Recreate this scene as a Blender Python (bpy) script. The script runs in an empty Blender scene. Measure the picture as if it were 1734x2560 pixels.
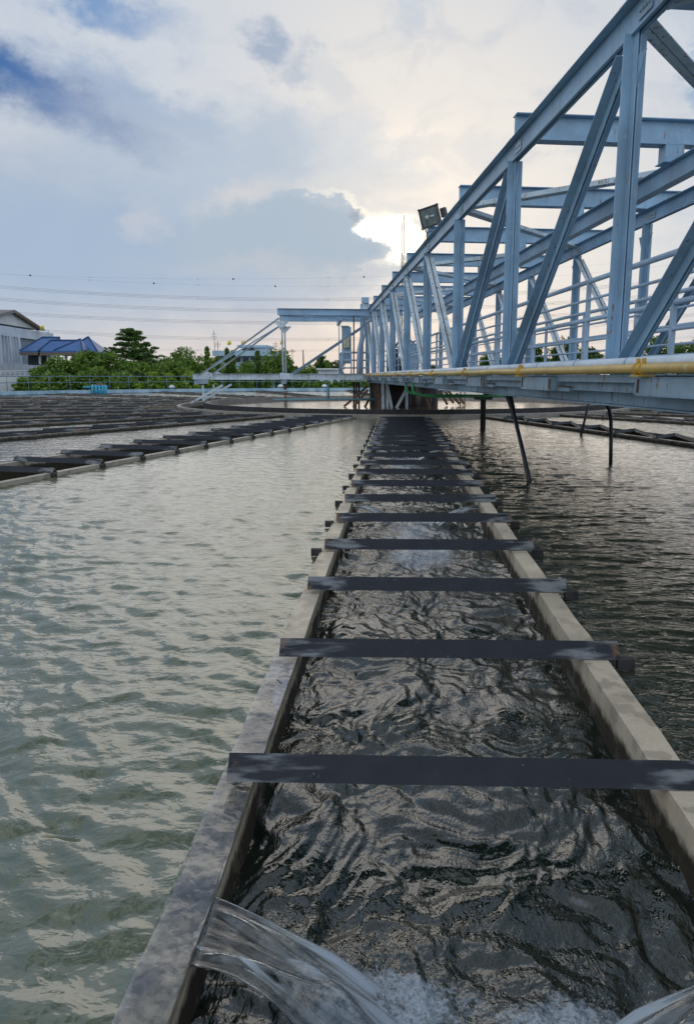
import bpy, math, random
import numpy as np
from mathutils import Vector, Matrix
random.seed(7); rng = np.random.default_rng(11)
R = math.radians
sc = bpy.context.scene
# ------------------------------------------------------------------ camera
EYE = 1.37
cam_d = bpy.data.cameras.new('camera'); cam = bpy.data.objects.new('camera', cam_d)
sc.collection.objects.link(cam); sc.camera = cam
cam_d.sensor_fit = 'VERTICAL'; cam_d.sensor_height = 36; cam_d.lens = 1740/2560*36
cam_d.shift_x = -93/2560
cam_d.clip_start = .05; cam_d.clip_end = 5000
cam.location = (0, 0, EYE); cam.rotation_euler = (R(90-11.0247), 0, R(1.0665))
# ------------------------------------------------------------------ sky
SUN_EL, SUN_AZ = R(9.6), R(0.2)
sc.render.engine = 'CYCLES'
sc.view_settings.view_transform = 'Standard'; sc.view_settings.look = 'None'
sc.view_settings.exposure = 0; sc.view_settings.gamma = 1
w = bpy.data.worlds.new('World'); sc.world = w; w.use_nodes = True
def lin(r, g, b, k=1.0):
    f = lambda c: ((c/255+.055)/1.055)**2.4 if c > 10 else c/255/12.92
    return (f(r)*k, f(g)*k, f(b)*k, 1)
class NT:
    def __init__(s, t): s.t = t; s.N = t.nodes; s.L = t.links
    def n(s, ty, **k):
        x = s.N.new(ty)
        for a, b in k.items(): setattr(x, a, b)
        return x
    def put(s, sock, v):
        if hasattr(v, 'is_linked') or hasattr(v, 'links'): s.L.new(v, sock)
        elif v is not None: sock.default_value = v
    def m(s, op, a, b=None, c=None, clamp=False):
        x = s.n('ShaderNodeMath', operation=op); x.use_clamp = clamp
        for i, v in enumerate((a, b, c)):
            if v is not None: s.put(x.inputs[i], v)
        return x.outputs[0]
    def mr(s, v, a, b, c=0., d=1., smooth=True):
        x = s.n('ShaderNodeMapRange'); x.interpolation_type = 'SMOOTHSTEP' if smooth else 'LINEAR'
        s.put(x.inputs[0], v)
        for i, q in zip((1, 2, 3, 4), (a, b, c, d)): s.put(x.inputs[i], q)
        return x.outputs[0]
    def mix(s, f, a, b, blend='MIX'):
        x = s.n('ShaderNodeMix', data_type='RGBA', blend_type=blend)
        s.put(x.inputs[0], f); s.put(x.inputs[6], a); s.put(x.inputs[7], b)
        return x.outputs[2]
    def noise(s, vec, scale=5., detail=4., rough=.5, dist=0., out=0):
        x = s.n('ShaderNodeTexNoise')
        if vec is not None: s.L.new(vec, x.inputs['Vector'])
        s.put(x.inputs['Scale'], scale); x.inputs['Detail'].default_value = detail
        x.inputs['Roughness'].default_value = rough; x.inputs['Distortion'].default_value = dist
        return x.outputs[out]
    def comb(s, a, b, c=0.):
        x = s.n('ShaderNodeCombineXYZ')
        for i, v in enumerate((a, b, c)): s.put(x.inputs[i], v)
        return x.outputs[0]
    def sep(s, v):
        x = s.n('ShaderNodeSeparateXYZ'); s.L.new(v, x.inputs[0]); return x.outputs
    def vm(s, op, a, b=None):
        x = s.n('ShaderNodeVectorMath', operation=op)
        s.put(x.inputs[0], a)
        if b is not None: s.put(x.inputs[1], b)
        return x.outputs[0]
wt = w.node_tree; wt.nodes.clear(); W = NT(wt)
tc = W.n('ShaderNodeTexCoord').outputs['Generated']
X_, Y_, Z_ = W.sep(tc)
az = W.m('ARCTAN2', X_, Y_)
el = W.m('ARCSINE', Z_)
sky = W.n('ShaderNodeTexSky'); sky.sky_type = 'NISHITA'; sky.sun_disc = False
sky.sun_elevation = SUN_EL; sky.sun_rotation = SUN_AZ
sky.air_density = 1.2; sky.dust_density = 2.0; sky.ozone_density = 1.5
nish = W.mix(1., sky.outputs[0], (.12, .12, .12, 1), 'MULTIPLY')
dome = W.comb(W.m('MULTIPLY', az, 1.), W.m('MULTIPLY', el, 1.7), W.m('MULTIPLY', Y_, .3))
wn = W.n('ShaderNodeTexNoise'); W.L.new(dome, wn.inputs['Vector']); wn.inputs['Scale'].default_value = 4.5
wn.inputs['Detail'].default_value = 7; wn.inputs['Roughness'].default_value = .6
wx, wy, wz = W.sep(wn.outputs['Color'])
big = W.noise(dome, 2.6, 6., .52, .4)
fine = W.noise(dome, 9., 7., .58, .5)
wf = W.n('ShaderNodeTexNoise'); W.L.new(dome, wf.inputs['Vector']); wf.inputs['Scale'].default_value = 17.
wf.inputs['Detail'].default_value = 8; wf.inputs['Roughness'].default_value = .66
vx, vy, vz = W.sep(wf.outputs['Color'])
azd = W.m('ADD', az, W.m('ADD', W.m('MULTIPLY', W.m('SUBTRACT', wx, .5), .20), W.m('MULTIPLY', W.m('SUBTRACT', vx, .5), .09)))
eld = W.m('ADD', el, W.m('ADD', W.m('MULTIPLY', W.m('SUBTRACT', wy, .5), .15), W.m('MULTIPLY', W.m('SUBTRACT', vy, .5), .07)))
def P2A(px, py):
    a = math.atan((px-993)/1773.)
    e = math.atan((941-py)/1773.*math.cos(a)*(1+.0*py))
    return a, e
# direction -> angular distance to sun
dA = W.m('MULTIPLY', W.m('SUBTRACT', az, SUN_AZ), .9)
dE = W.m('SUBTRACT', el, SUN_EL)
sund = W.m('SQRT', W.m('ADD', W.m('POWER', dA, 2.), W.m('POWER', dE, 2.)))
ramp = W.n('ShaderNodeValToRGB'); W.L.new(W.m('MULTIPLY', sund, 1/1.6), ramp.inputs[0])
cr = ramp.color_ramp; cr.interpolation = 'EASE'
stops = [(0, (255, 246, 228), 1.3), (.045, (252, 242, 230), 1.02), (.12, (234, 231, 228), .96), (.25, (210, 217, 227), .95),
         (.38, (180, 197, 219), .98), (.60, (140, 168, 203), 1.), (1., (120, 148, 185), .95)]
cr.elements[0].position = 0; cr.elements[1].position = 1
cr.elements[0].color = lin(*stops[0][1], stops[0][2]); cr.elements[1].color = lin(*stops[-1][1], stops[-1][2])
for p, c, k in stops[1:-1]:
    e = cr.elements.new(p); e.color = lin(*c, k)
col = W.mix(.05, ramp.outputs[0], nish)
# high elevation: cream and blue grey broken overcast
hi = W.mr(el, .62, 1.15)
col = W.mix(W.m('MULTIPLY', W.m('MULTIPLY', W.mr(fine, .46, .66), W.mr(el, .10, .30)), .28), col, lin(176, 190, 208))
hcol = W.mix(W.mr(big, .38, .62), lin(92, 106, 118), lin(184, 184, 182))
col = W.mix(W.m('MULTIPLY', hi, .9), col, hcol)
# general mottling
mott = W.mr(big, .42, .62)
farf = W.mr(sund, .12, .55)
col = W.mix(W.m('MULTIPLY', W.m('MULTIPLY', mott, farf), .3), col, lin(214, 216, 220))
mott2 = W.mr(fine, .50, .70)
col = W.mix(W.m('MULTIPLY', W.m('MULTIPLY', mott2, farf), .22), col, lin(150, 172, 202))
def blob(cx, cy, rx, ry, colr, s, rot=0., soft=.5, dist=True):
    soft = min(.95, soft*1.35)
    """cloud patch centred on a direction of the sky; extents are angles"""
    global col
    a0, e0 = P2A(cx, cy); rx /= 1773.; ry /= 1773.
    A, E_ = (azd, eld) if dist else (az, el)
    a = W.m('SUBTRACT', A, a0); e = W.m('SUBTRACT', E_, e0)
    c, s_ = math.cos(rot), math.sin(rot)
    u = W.m('DIVIDE', W.m('ADD', W.m('MULTIPLY', a, c), W.m('MULTIPLY', e, s_)), rx)
    v = W.m('DIVIDE', W.m('SUBTRACT', W.m('MULTIPLY', e, c), W.m('MULTIPLY', a, s_)), ry)
    d = W.m('SQRT', W.m('ADD', W.m('POWER', u, 2.), W.m('POWER', v, 2.)))
    f = W.mr(d, 1+soft, 1-soft)
    col = W.mix(W.m('MULTIPLY', f, s), col, lin(*colr))
    return d
# pale band upper left, darker blue banks
blob(120, 470, 330, 60, (205, 205, 208), .55, R(-6), .8)
blob(330, 150, 420, 110, (205, 212, 222), .6, R(-14), .8)
blob(330, 650, 760, 190, (162, 183, 208), .9, 0, .5)
blob(600, 430, 300, 110, (178, 194, 212), .75, 0, .35)
blob(70, 225, 210, 55, (62, 108, 166), .95, R(-17), .75)
blob(370, 275, 140, 34, (140, 166, 200), .55, R(-20), .7)
blob(270, 35, 150, 42, (105, 146, 196), .85, R(-25), .6)
blob(670, 205, 45, 24, (140, 162, 192), .7, R(-25), .7)
blob(775, 235, 40, 22, (178, 190, 206), .7, R(-20), .7)
blob(1035, 175, 32, 28, (196, 206, 218), .7, 0, .7)
blob(1700, 250, 40, 45, (150, 175, 205), .8, 0, .4)
blob(930, 420, 150, 50, (216, 220, 224), .6, R(-10), .5)
blob(880, 480, 180, 30, (226, 224, 222), .6, R(5), .6)
blob(610, 490, 90, 30, (220, 216, 214), .6, R(20), .6)
blob(390, 560, 40, 34, (206, 206, 212), .5, R(-40), .6)
# the bank whose edge hides the sun
dbank = blob(740, 610, 255, 95, (176, 191, 205), .92, 0, .26)
rim = W.m('MULTIPLY', W.mr(dbank, .97, 1.06), W.mr(dbank, 1.3, 1.08))
col = W.mix(W.m('MULTIPLY', rim, W.m('MULTIPLY', W.mr(sund, .18, .03), W.mr(eld, P2A(0, 690)[1], P2A(0, 620)[1]))), col, lin(255, 246, 230, 1.1))
blob(975, 592, 42, 20, (160, 172, 186), .75, R(-30), .5)
blob(800, 700, 300, 30, (196, 200, 206), .6, 0, .6)
# disc glow through the gap
g0 = W.mr(W.m('SQRT', W.m('ADD', W.m('POWER', W.m('SUBTRACT', azd, P2A(1003, 630)[0]), 2.), W.m('POWER', W.m('SUBTRACT', eld, P2A(1000, 632)[1]), 2.))), .034, .012)
col = W.mix(g0, col, (1.9, 1.75, 1.45, 1))
# warm haze at the horizon
hz = W.m('MULTIPLY', W.mr(el, .13, .0), W.mr(sund, .75, .1))
col = W.mix(W.m('MULTIPLY', hz, .75), col, lin(226, 212, 202))
back = W.mr(Y_, .25, -.35)  # unseen sky behind the camera, brightened to raise the ambient light
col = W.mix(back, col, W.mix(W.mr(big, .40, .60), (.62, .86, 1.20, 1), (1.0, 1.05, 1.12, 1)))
low = W.mr(el, .0, -.03)
col = W.mix(low, col, lin(120, 128, 128))
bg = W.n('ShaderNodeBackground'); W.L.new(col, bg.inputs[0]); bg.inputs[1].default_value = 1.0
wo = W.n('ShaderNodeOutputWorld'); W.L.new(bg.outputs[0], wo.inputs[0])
# ------------------------------------------------------------------ sun behind thin cloud
sd = bpy.data.lights.new('sun', 'SUN'); sun = bpy.data.objects.new('sun', sd); sc.collection.objects.link(sun)
sd.energy = .5; sd.angle = R(60); sd.color = (1, .86, .68)
sdir = Vector((math.sin(SUN_AZ)*math.cos(SUN_EL), math.cos(SUN_AZ)*math.cos(SUN_EL), math.sin(SUN_EL)))
sun.rotation_euler = sdir.to_track_quat('Z', 'Y').to_euler(); sun.location = (0, 60, 40)

# ================================================================== materials
def mat(name):
    m = bpy.data.materials.new(name); m.use_nodes = True
    T = NT(m.node_tree); b = m.node_tree.nodes['Principled BSDF']
    T.b = b; T.geo = T.n('ShaderNodeNewGeometry').outputs['Position']
    T.obj = T.n('ShaderNodeTexCoord').outputs['Object']
    return m, T
def bump(T, h, strength=.3, distance=.01, normal=None):
    x = T.n('ShaderNodeBump'); x.inputs['Strength'].default_value = strength; x.inputs['Distance'].default_value = distance
    T.L.new(h, x.inputs['Height'])
    if normal is not None: T.L.new(normal, x.inputs['Normal'])
    T.L.new(x.outputs[0], T.b.inputs['Normal']); return x.outputs[0]
def simple(name, c, rough=.6, metal=0., var=.25, scale=8., bm_=.0):
    m, T = mat(name)
    n = T.noise(T.geo, scale, 5., .6)
    c = tuple(c)+(1,) if len(c) == 3 else c
    d = tuple(x*(1-var) for x in c[:3])+(1,); l = tuple(min(1, x*(1+var)) for x in c[:3])+(1,)
    T.L.new(T.mix(T.mr(n, .3, .7), d, l), T.b.inputs['Base Color'])
    T.b.inputs['Roughness'].default_value = rough; T.b.inputs['Metallic'].default_value = metal
    if bm_: bump(T, n, bm_, .01)
    return m
def paint(name, c, rust=.5, rough=.45, white=.0):
    m, T = mat(name)
    n1 = T.noise(T.geo, 1.3, 6., .6); n2 = T.noise(T.geo, 14., 5., .65)
    st = T.n('ShaderNodeMapping'); T.L.new(T.geo, st.inputs[0]); st.inputs['Scale'].default_value = (9, 9, .8)
    n3 = T.noise(st.outputs[0], 2.2, 5., .6)
    base = T.mix(T.mr(n1, .35, .65), tuple(x*.82 for x in c)+(1,), tuple(min(1, x*1.12) for x in c)+(1,))
    base = T.mix(T.m('MULTIPLY', T.mr(n3, .52, .75), .35), base, tuple(x*.55 for x in c)+(1,))
    chalk = T.m('MULTIPLY', T.mr(n2, .55, .72), .35+white)
    base = T.mix(chalk, base, (.66, .66, .62, 1))
    rm = T.m('MULTIPLY', T.mr(T.m('ADD', T.m('MULTIPLY', n3, .6), T.m('MULTIPLY', n2, .4)), .67-.08*rust, .75-.08*rust), 1.)
    base = T.mix(rm, base, T.mix(n2, (.10, .045, .02, 1), (.33, .17, .06, 1)))
    T.L.new(base, T.b.inputs['Base Color'])
    T.L.new(T.m('ADD', T.m('MULTIPLY', rm, .35), rough), T.b.inputs['Roughness'])
    bump(T, n2, .18, .004)
    return m
M = {}
M['steel'] = paint('blue_grey_paint', (.27, .42, .56), 1.1)
M['steel2'] = paint('weathered_blue_grey_paint', (.50, .58, .62), 1.6, .5, .2)
M['girder'] = paint('girder_paint', (.27, .38, .46), 1.4)
M['rail'] = paint('railing_paint', (.36, .47, .58), .15)
M['white_pipe'] = paint('white_pipe_paint', (.62, .68, .74), .1)
M['yellow'] = paint('yellow_pipe_paint', (.55, .37, .10), .35)
M['clamp'] = paint('clamp_paint', (.55, .32, .03), .8)
M['green'] = paint('green_conduit_paint', (.07, .36, .12), .1)
M['gap'] = simple('rusty_gap', (.12, .06, .03), .9, 0, .7, 6)
M['rust'] = simple('rusty_iron', (.14, .075, .045), .85, 0, .5, 20)
M['black'] = simple('black_hose', (.012, .012, .014), .5)
M['dark_iron'] = simple('dark_iron', (.028, .026, .026), .7, 0, .5)
M['grating'] = simple('deck_steel', (.16, .19, .21), .7)
M['glass'] = simple('lamp_glass', (.12, .15, .145), .12, 0, .3, 12)
M['housing'] = simple('lamp_housing', (.06, .055, .055), .5)
M['cream'] = simple('cream_plastic', (.55, .50, .33), .5)
M['cyan'] = simple('cyan_hose', (.02, .33, .50), .4)
M['red'] = simple('red_valve', (.45, .08, .06), .5)
M['tankblue'] = None
# angle-bar cross beams: dark coating, pale limescale near the ends, rust at the tips
def mk_beam():
    m, T = mat('charcoal_angle_bar')
    oi = T.n('ShaderNodeObjectInfo')
    shift = T.comb(T.m('MULTIPLY', oi.outputs['Random'], 37.), 0., 0.)
    v = T.vm('ADD', T.obj, shift)
    n = T.noise(v, 9., 6., .65); n2 = T.noise(v, 40., 5., .6)
    sx = T.n('ShaderNodeMapping'); T.L.new(v, sx.inputs[0]); sx.inputs['Scale'].default_value = (1., 8., 3.)
    n3 = T.noise(sx.outputs[0], 3.5, 5., .55)
    base = T.mix(n, (.010, .011, .015, 1), (.030, .033, .042, 1))
    ox, oy, oz = T.sep(T.obj)
    e = T.mr(T.m('ADD', T.m('ABSOLUTE', ox), T.m('MULTIPLY', T.m('SUBTRACT', n3, .5), .6)), .54, .72)
    pat = T.mr(n3, .42, .60)
    base = T.mix(T.m('MULTIPLY', T.m('MULTIPLY', e, pat), .6), base, T.mix(n2, (.16, .20, .27, 1), (.42, .40, .34, 1)))
    base = T.mix(T.m('MULTIPLY', T.mr(n3, .70, .78), .5), base, (.22, .27, .34, 1))
    sp = T.mr(T.noise(v, 26., 5., .7), .66, .70)
    base = T.mix(T.m('MULTIPLY', sp, .35), base, (.30, .40, .42, 1))
    tip = T.mr(T.m('ADD', T.m('ABSOLUTE', ox), T.m('MULTIPLY', n2, .06)), .80, .83)
    base = T.mix(T.m('MULTIPLY', tip, T.mr(n, .45, .65)), base, (.20, .11, .06, 1))
    T.L.new(base, T.b.inputs['Base Color']); T.b.inputs['Roughness'].default_value = .62; T.b.inputs['Specular IOR Level'].default_value = .3
    bump(T, n2, .35, .004)
    return m
M['beam'] = mk_beam()
def mk_conc(name, c, wet=0., moss=0., s0=-.03, s1=-.085):
    m, T = mat(name)
    n1 = T.noise(T.geo, 1.8, 6., .6); n2 = T.noise(T.geo, 9., 6., .65); n3 = T.noise(T.geo, 70., 4., .6)
    base = T.mix(T.mr(n1, .3, .7), tuple(x*.72 for x in c)+(1,), tuple(x*1.15 for x in c)+(1,))
    base = T.mix(T.m('MULTIPLY', T.mr(n2, .54, .64), .35), base, tuple(x*.5 for x in c)+(1,))
    base = T.mix(T.m('MULTIPLY', T.mr(n3, .3, .7), .3), base, tuple(x*.7 for x in c)+(1,))
    bl_ = T.mr(T.noise(T.geo, 5.5, 3., .5, .3), .60, .63)
    base = T.mix(T.m('MULTIPLY', bl_, .45), base, tuple(x*.35 for x in c)+(1,))
    gx, gy, gz = T.sep(T.geo)
    stain = T.mr(T.m('ADD', gz, T.m('MULTIPLY', T.m('SUBTRACT', n2, .5), .12)), s0, s1)
    base = T.mix(stain, base, T.mix(n2, (.012, .011, .007, 1), (.06, .045, .02, 1)))
    T.L.new(base, T.b.inputs['Base Color'])
    T.L.new(T.mr(n2, .50, .58, .75, .35), T.b.inputs['Roughness'])
    bump(T, T.m('ADD', n3, T.m('MULTIPLY', n2, 1.5)), .3, .006)
    return m
M['conc'] = mk_conc('stained_concrete', (.62, .51, .37))
M['conc1'] = mk_conc('weathered_concrete', (.47, .40, .31), s0=-.01, s1=-.06)
M['conc2'] = mk_conc('algae_stained_concrete', (.22, .19, .15), s0=.070, s1=.02)
M['ringconc'] = mk_conc('ring_concrete', (.30, .27, .23))
def mk_wetwall():
    m, T = mat('wet_concrete')
    n1 = T.noise(T.geo, 5., 6., .6); n2 = T.noise(T.geo, 34., 5., .6); v = T.noise(T.geo, 1.6, 2., .5, .4)
    base = T.mix(T.mr(n1, .35, .65), (.24, .24, .27, 1), (.62, .54, .44, 1))
    base = T.mix(T.m('MULTIPLY', T.mr(n2, .45, .6), .5), base, (.10, .10, .125, 1))
    crack = T.mr(T.m('ABSOLUTE', T.m('SUBTRACT', v, .56)), .012, .0)
    base = T.mix(T.m('MULTIPLY', crack, .3), base, (.03, .03, .03, 1))
    sp = T.mr(T.noise(T.geo, 60., 3., .5), .66, .70)
    base = T.mix(T.m('MULTIPLY', sp, .6), base, (.55, .50, .42, 1))  # pale sparkle specks of the wet surface, painted into the colour
    T.L.new(base, T.b.inputs['Base Color']); T.b.inputs['Roughness'].default_value = .5
    T.b.inputs['Coat Weight'].default_value = .3; T.b.inputs['Coat Roughness'].default_value = .06
    wv = T.noise(T.geo, 13., 4., .5, .8)
    x = T.n('ShaderNodeBump'); x.inputs['Strength'].default_value = .8; x.inputs['Distance'].default_value = .02
    T.L.new(wv, x.inputs['Height']); T.L.new(x.outputs[0], T.b.inputs['Coat Normal'])
    bump(T, n2, .3, .004)
    return m
M['wet'] = mk_wetwall()
def mk_tankwall():
    m, T = mat('pale_blue_tank_paint')
    gx, gy, gz = T.sep(T.geo)
    st = T.n('ShaderNodeMapping'); T.L.new(T.geo, st.inputs[0]); st.inputs['Scale'].default_value = (1, 1, .25)
    n = T.noise(st.outputs[0], 1.1, 6., .65); n2 = T.noise(T.geo, .35, 4., .6)
    base = T.mix(T.mr(n, .35, .65), (.20, .36, .46, 1), (.42, .54, .60, 1))
    base = T.mix(T.m('MULTIPLY', T.mr(n2, .52, .7), .6), base, (.22, .42, .52, 1))
    base = T.mix(T.mr(T.m('ADD', gz, T.m('MULTIPLY', n, .12)), .12, .06), base, (.05, .06, .055, 1))
    T.L.new(base, T.b.inputs['Base Color']); T.b.inputs['Roughness'].default_value = .6
    return m
M['tank'] = mk_tankwall()
# basin water: murky green body under a clear surface
def mk_water(name, body, ior, rip, foam=False, tint=None):
    m, T = mat(name)
    b = T.b
    n0 = T.noise(T.geo, .5, 3., .5)
    base = T.mix(n0, tuple(x*.8 for x in body)+(1,), tuple(x*1.2 for x in body)+(1,))
    if tint:
        # sediment brown patch in the inner well
        pass
    b.inputs['Roughness'].default_value = .035 if foam else .09; b.inputs['IOR'].default_value = ior
    mp = T.n('ShaderNodeMapping'); T.L.new(T.geo, mp.inputs[0]); mp.inputs['Scale'].default_value = rip[0]
    r1 = T.noise(mp.outputs[0], rip[1], 3., .55, .6)
    r2 = T.noise(mp.outputs[0], rip[1]*3.1, 2., .5, .4)
    h = T.m('ADD', r1, T.m('MULTIPLY', r2, rip[3]))
    if foam:
        at = T.n('ShaderNodeAttribute'); at.attribute_name = 'foam'
        f = at.outputs['Fac']
        fn = T.noise(T.geo, 38., 6., .7, .5)
        vo = T.n('ShaderNodeTexVoronoi'); T.L.new(T.geo, vo.inputs['Vector']); vo.inputs['Scale'].default_value = 85.
        cell = T.mr(vo.outputs['Distance'], .1, .55)
        fm = T.m('MULTIPLY', T.mr(T.m('ADD', f, T.m('MULTIPLY', T.m('SUBTRACT', fn, .5), 1.3)), .52, .95), T.m('ADD', T.m('MULTIPLY', cell, .5), .5))
        base = T.mix(T.m('MULTIPLY', fm, .8), base, (.36, .41, .46, 1))
        T.L.new(T.m('ADD', T.m('MULTIPLY', fm, .25), .035), b.inputs['Roughness'])
        h = T.m('ADD', h, T.m('MULTIPLY', T.m('MULTIPLY', f, vo.outputs['Distance']), .5))
    T.L.new(base, b.inputs['Base Color'])
    bump(T, h, 1., rip[2])
    return m
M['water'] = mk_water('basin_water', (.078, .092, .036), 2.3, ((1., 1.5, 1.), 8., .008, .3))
M['water_r'] = mk_water('shade_painted_basin_water', (.035, .040, .024), 1.9, ((1., 2.4, 1.), 7., .016, .25))  # darker copy of the basin water, shade put into its body colour
M['water_b'] = mk_water('inner_well_water', (.16, .11, .08), 2.0, ((1., 1., 1.), 3., .010, .35))
M['water_f'] = mk_water('far_basin_water', (.05, .06, .045), 2.4, ((.7, 1.6, 1.), 2.6, .035, .3))
M['chan'] = mk_water('channel_water', (.010, .016, .011), 1.9, ((1.3, .7, 1.), 22., .0050, .4), True)
def mk_fall():
    m, T = mat('falling_water')
    b = T.b
    uv = T.n('ShaderNodeAttribute'); uv.attribute_name = 'flow'
    fx, fy, fz = T.sep(uv.outputs['Vector'])
    v = T.comb(T.m('MULTIPLY', fx, 5.5), T.m('MULTIPLY', fy, .9), 0.)
    n = T.noise(v, 1., 4., .5, .3)
    n2 = T.noise(T.comb(T.m('MULTIPLY', fx, 17.), T.m('MULTIPLY', fy, 1.6), 3.), 1., 4., .6, .2)
    aer = T.mr(T.m('ADD', T.m('ADD', T.m('MULTIPLY', n, .7), T.m('MULTIPLY', n2, .4)), T.m('MULTIPLY', fy, .16)), .63, .78)
    T.L.new(T.mix(aer, (.86, .90, .92, 1), (.48, .54, .60, 1)), b.inputs['Base Color'])
    T.L.new(T.m('ADD', .02, T.m('MULTIPLY', aer, .25)), b.inputs['Roughness']); b.inputs['IOR'].default_value = 1.5
    T.L.new(T.m('SUBTRACT', 1., T.m('MULTIPLY', aer, .75)), b.inputs['Transmission Weight'])
    bump(T, T.m('ADD', n, T.m('MULTIPLY', n2, .2)), .5, .012)
    return m
M['fall'] = mk_fall()
def mk_film():
    m, T = mat('thin_clear_water'); b = T.b
    b.inputs['Base Color'].default_value = (.92, .95, .93, 1); b.inputs['Transmission Weight'].default_value = 1.
    b.inputs['Roughness'].default_value = .02; b.inputs['IOR'].default_value = 1.6
    bump(T, T.noise(T.geo, 26., 3., .5, .5), .5, .006)
    return m
M['film'] = mk_film()
M['drop'] = simple('spray', (.56, .58, .59), .05, 0, .4, 60)
M['drop'].node_tree.nodes['Principled BSDF'].inputs['Transmission Weight'].default_value = .7
# buildings / plants
def mk_leaf(name, a, b_):
    m, T = mat(name)
    g = T.n('ShaderNodeNewGeometry')
    r = g.outputs['Random Per Island']
    n = T.noise(T.geo, .55, 3., .5)
    c = T.mix(T.mr(T.m('ADD', T.m('MULTIPLY', r, .5), T.m('MULTIPLY', n, .8)), .35, .85), a+(1,), b_+(1,))
    T.L.new(c, T.b.inputs['Base Color']); T.b.inputs['Roughness'].default_value = .55
    T.b.inputs['Subsurface Weight'].default_value = 0.
    tr = T.n('ShaderNodeBsdfTranslucent'); T.L.new(c, tr.inputs[0])
    ms = T.n('ShaderNodeMixShader'); ms.inputs[0].default_value = .35
    T.L.new(T.b.outputs[0], ms.inputs[1]); T.L.new(tr.outputs[0], ms.inputs[2])
    out = [x for x in T.N if x.type == 'OUTPUT_MATERIAL'][0]; T.L.new(ms.outputs[0], out.inputs[0])
    return m
M['leaf_mid'] = mk_leaf('mid_green_leaves', (.05, .115, .016), (.22, .34, .05))
M['leaf_dark'] = mk_leaf('dark_green_leaves', (.03, .08, .016), (.12, .22, .032))
M['leaf_lime'] = mk_leaf('lime_green_leaves', (.12, .22, .02), (.32, .46, .05))
M['bark'] = simple('bark', (.09, .07, .05), .9, 0, .4, 6)
M['bwhite'] = simple('pale_render', (.60, .66, .74), .8, 0, .12, .6)
M['bwhite2'] = simple('white_render', (.72, .72, .70), .8, 0, .10, .5)
M['bglass'] = simple('dark_window', (.035, .045, .055), .2)
M['brown'] = simple('brown_fascia', (.16, .12, .09), .8)
M['roofgrey'] = simple('grey_roof', (.22, .20, .19), .8)
M['bluefac'] = simple('pale_blue_render', (.36, .50, .58), .8, 0, .12, .4)
M['fence'] = simple('blue_grey_tube', (.13, .20, .27), .5)
M['flag'] = simple('yellow_cloth', (.80, .60, .02), .7)
M['wire'] = simple('power_line', (.22, .23, .26), .6)
M['lampwhite'] = simple('white_plastic', (.7, .72, .7), .4)
def mk_roof():
    m, T = mat('blue_roof_tiles')
    gx, gy, gz = T.sep(T.geo)
    wv = T.m('FRACT', T.m('MULTIPLY', gz, 5.))
    line = T.mr(wv, .0, .22, 1., 0.)
    n = T.noise(T.geo, 1.5, 5., .6)
    base = T.mix(n, (.035, .10, .27, 1), (.09, .19, .40, 1))
    base = T.mix(T.m('MULTIPLY', line, .6), base, (.015, .04, .12, 1))
    T.L.new(base, T.b.inputs['Base Color']); T.b.inputs['Roughness'].default_value = .4
    bump(T, wv, .5, .05)
    return m
M['roof'] = mk_roof()
def mk_ground():
    m, T = mat('grass_ground')
    n = T.noise(T.geo, .25, 8., .65); n2 = T.noise(T.geo, .03, 4., .5)
    c = T.mix(T.mr(n, .3, .7), (.035, .06, .018, 1), (.10, .13, .045, 1))
    c = T.mix(T.mr(n2, .5, .6), c, (.20, .19, .16, 1))
    T.L.new(c, T.b.inputs['Base Color']); T.b.inputs['Roughness'].default_value = .95
    return m
M['ground'] = mk_ground()
def mk_pillar():
    m, T = mat('black_stained_concrete')
    st = T.n('ShaderNodeMapping'); T.L.new(T.geo, st.inputs[0]); st.inputs['Scale'].default_value = (1, 1, .15)
    n = T.noise(st.outputs[0], 1.6, 5., .6)
    c = T.mix(T.mr(n, .48, .66), (.025, .018, .018, 1), (.26, .21, .16, 1))
    T.L.new(c, T.b.inputs['Base Color']); T.b.inputs['Roughness'].default_value = .8
    return m
M['pillar'] = mk_pillar()

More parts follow.
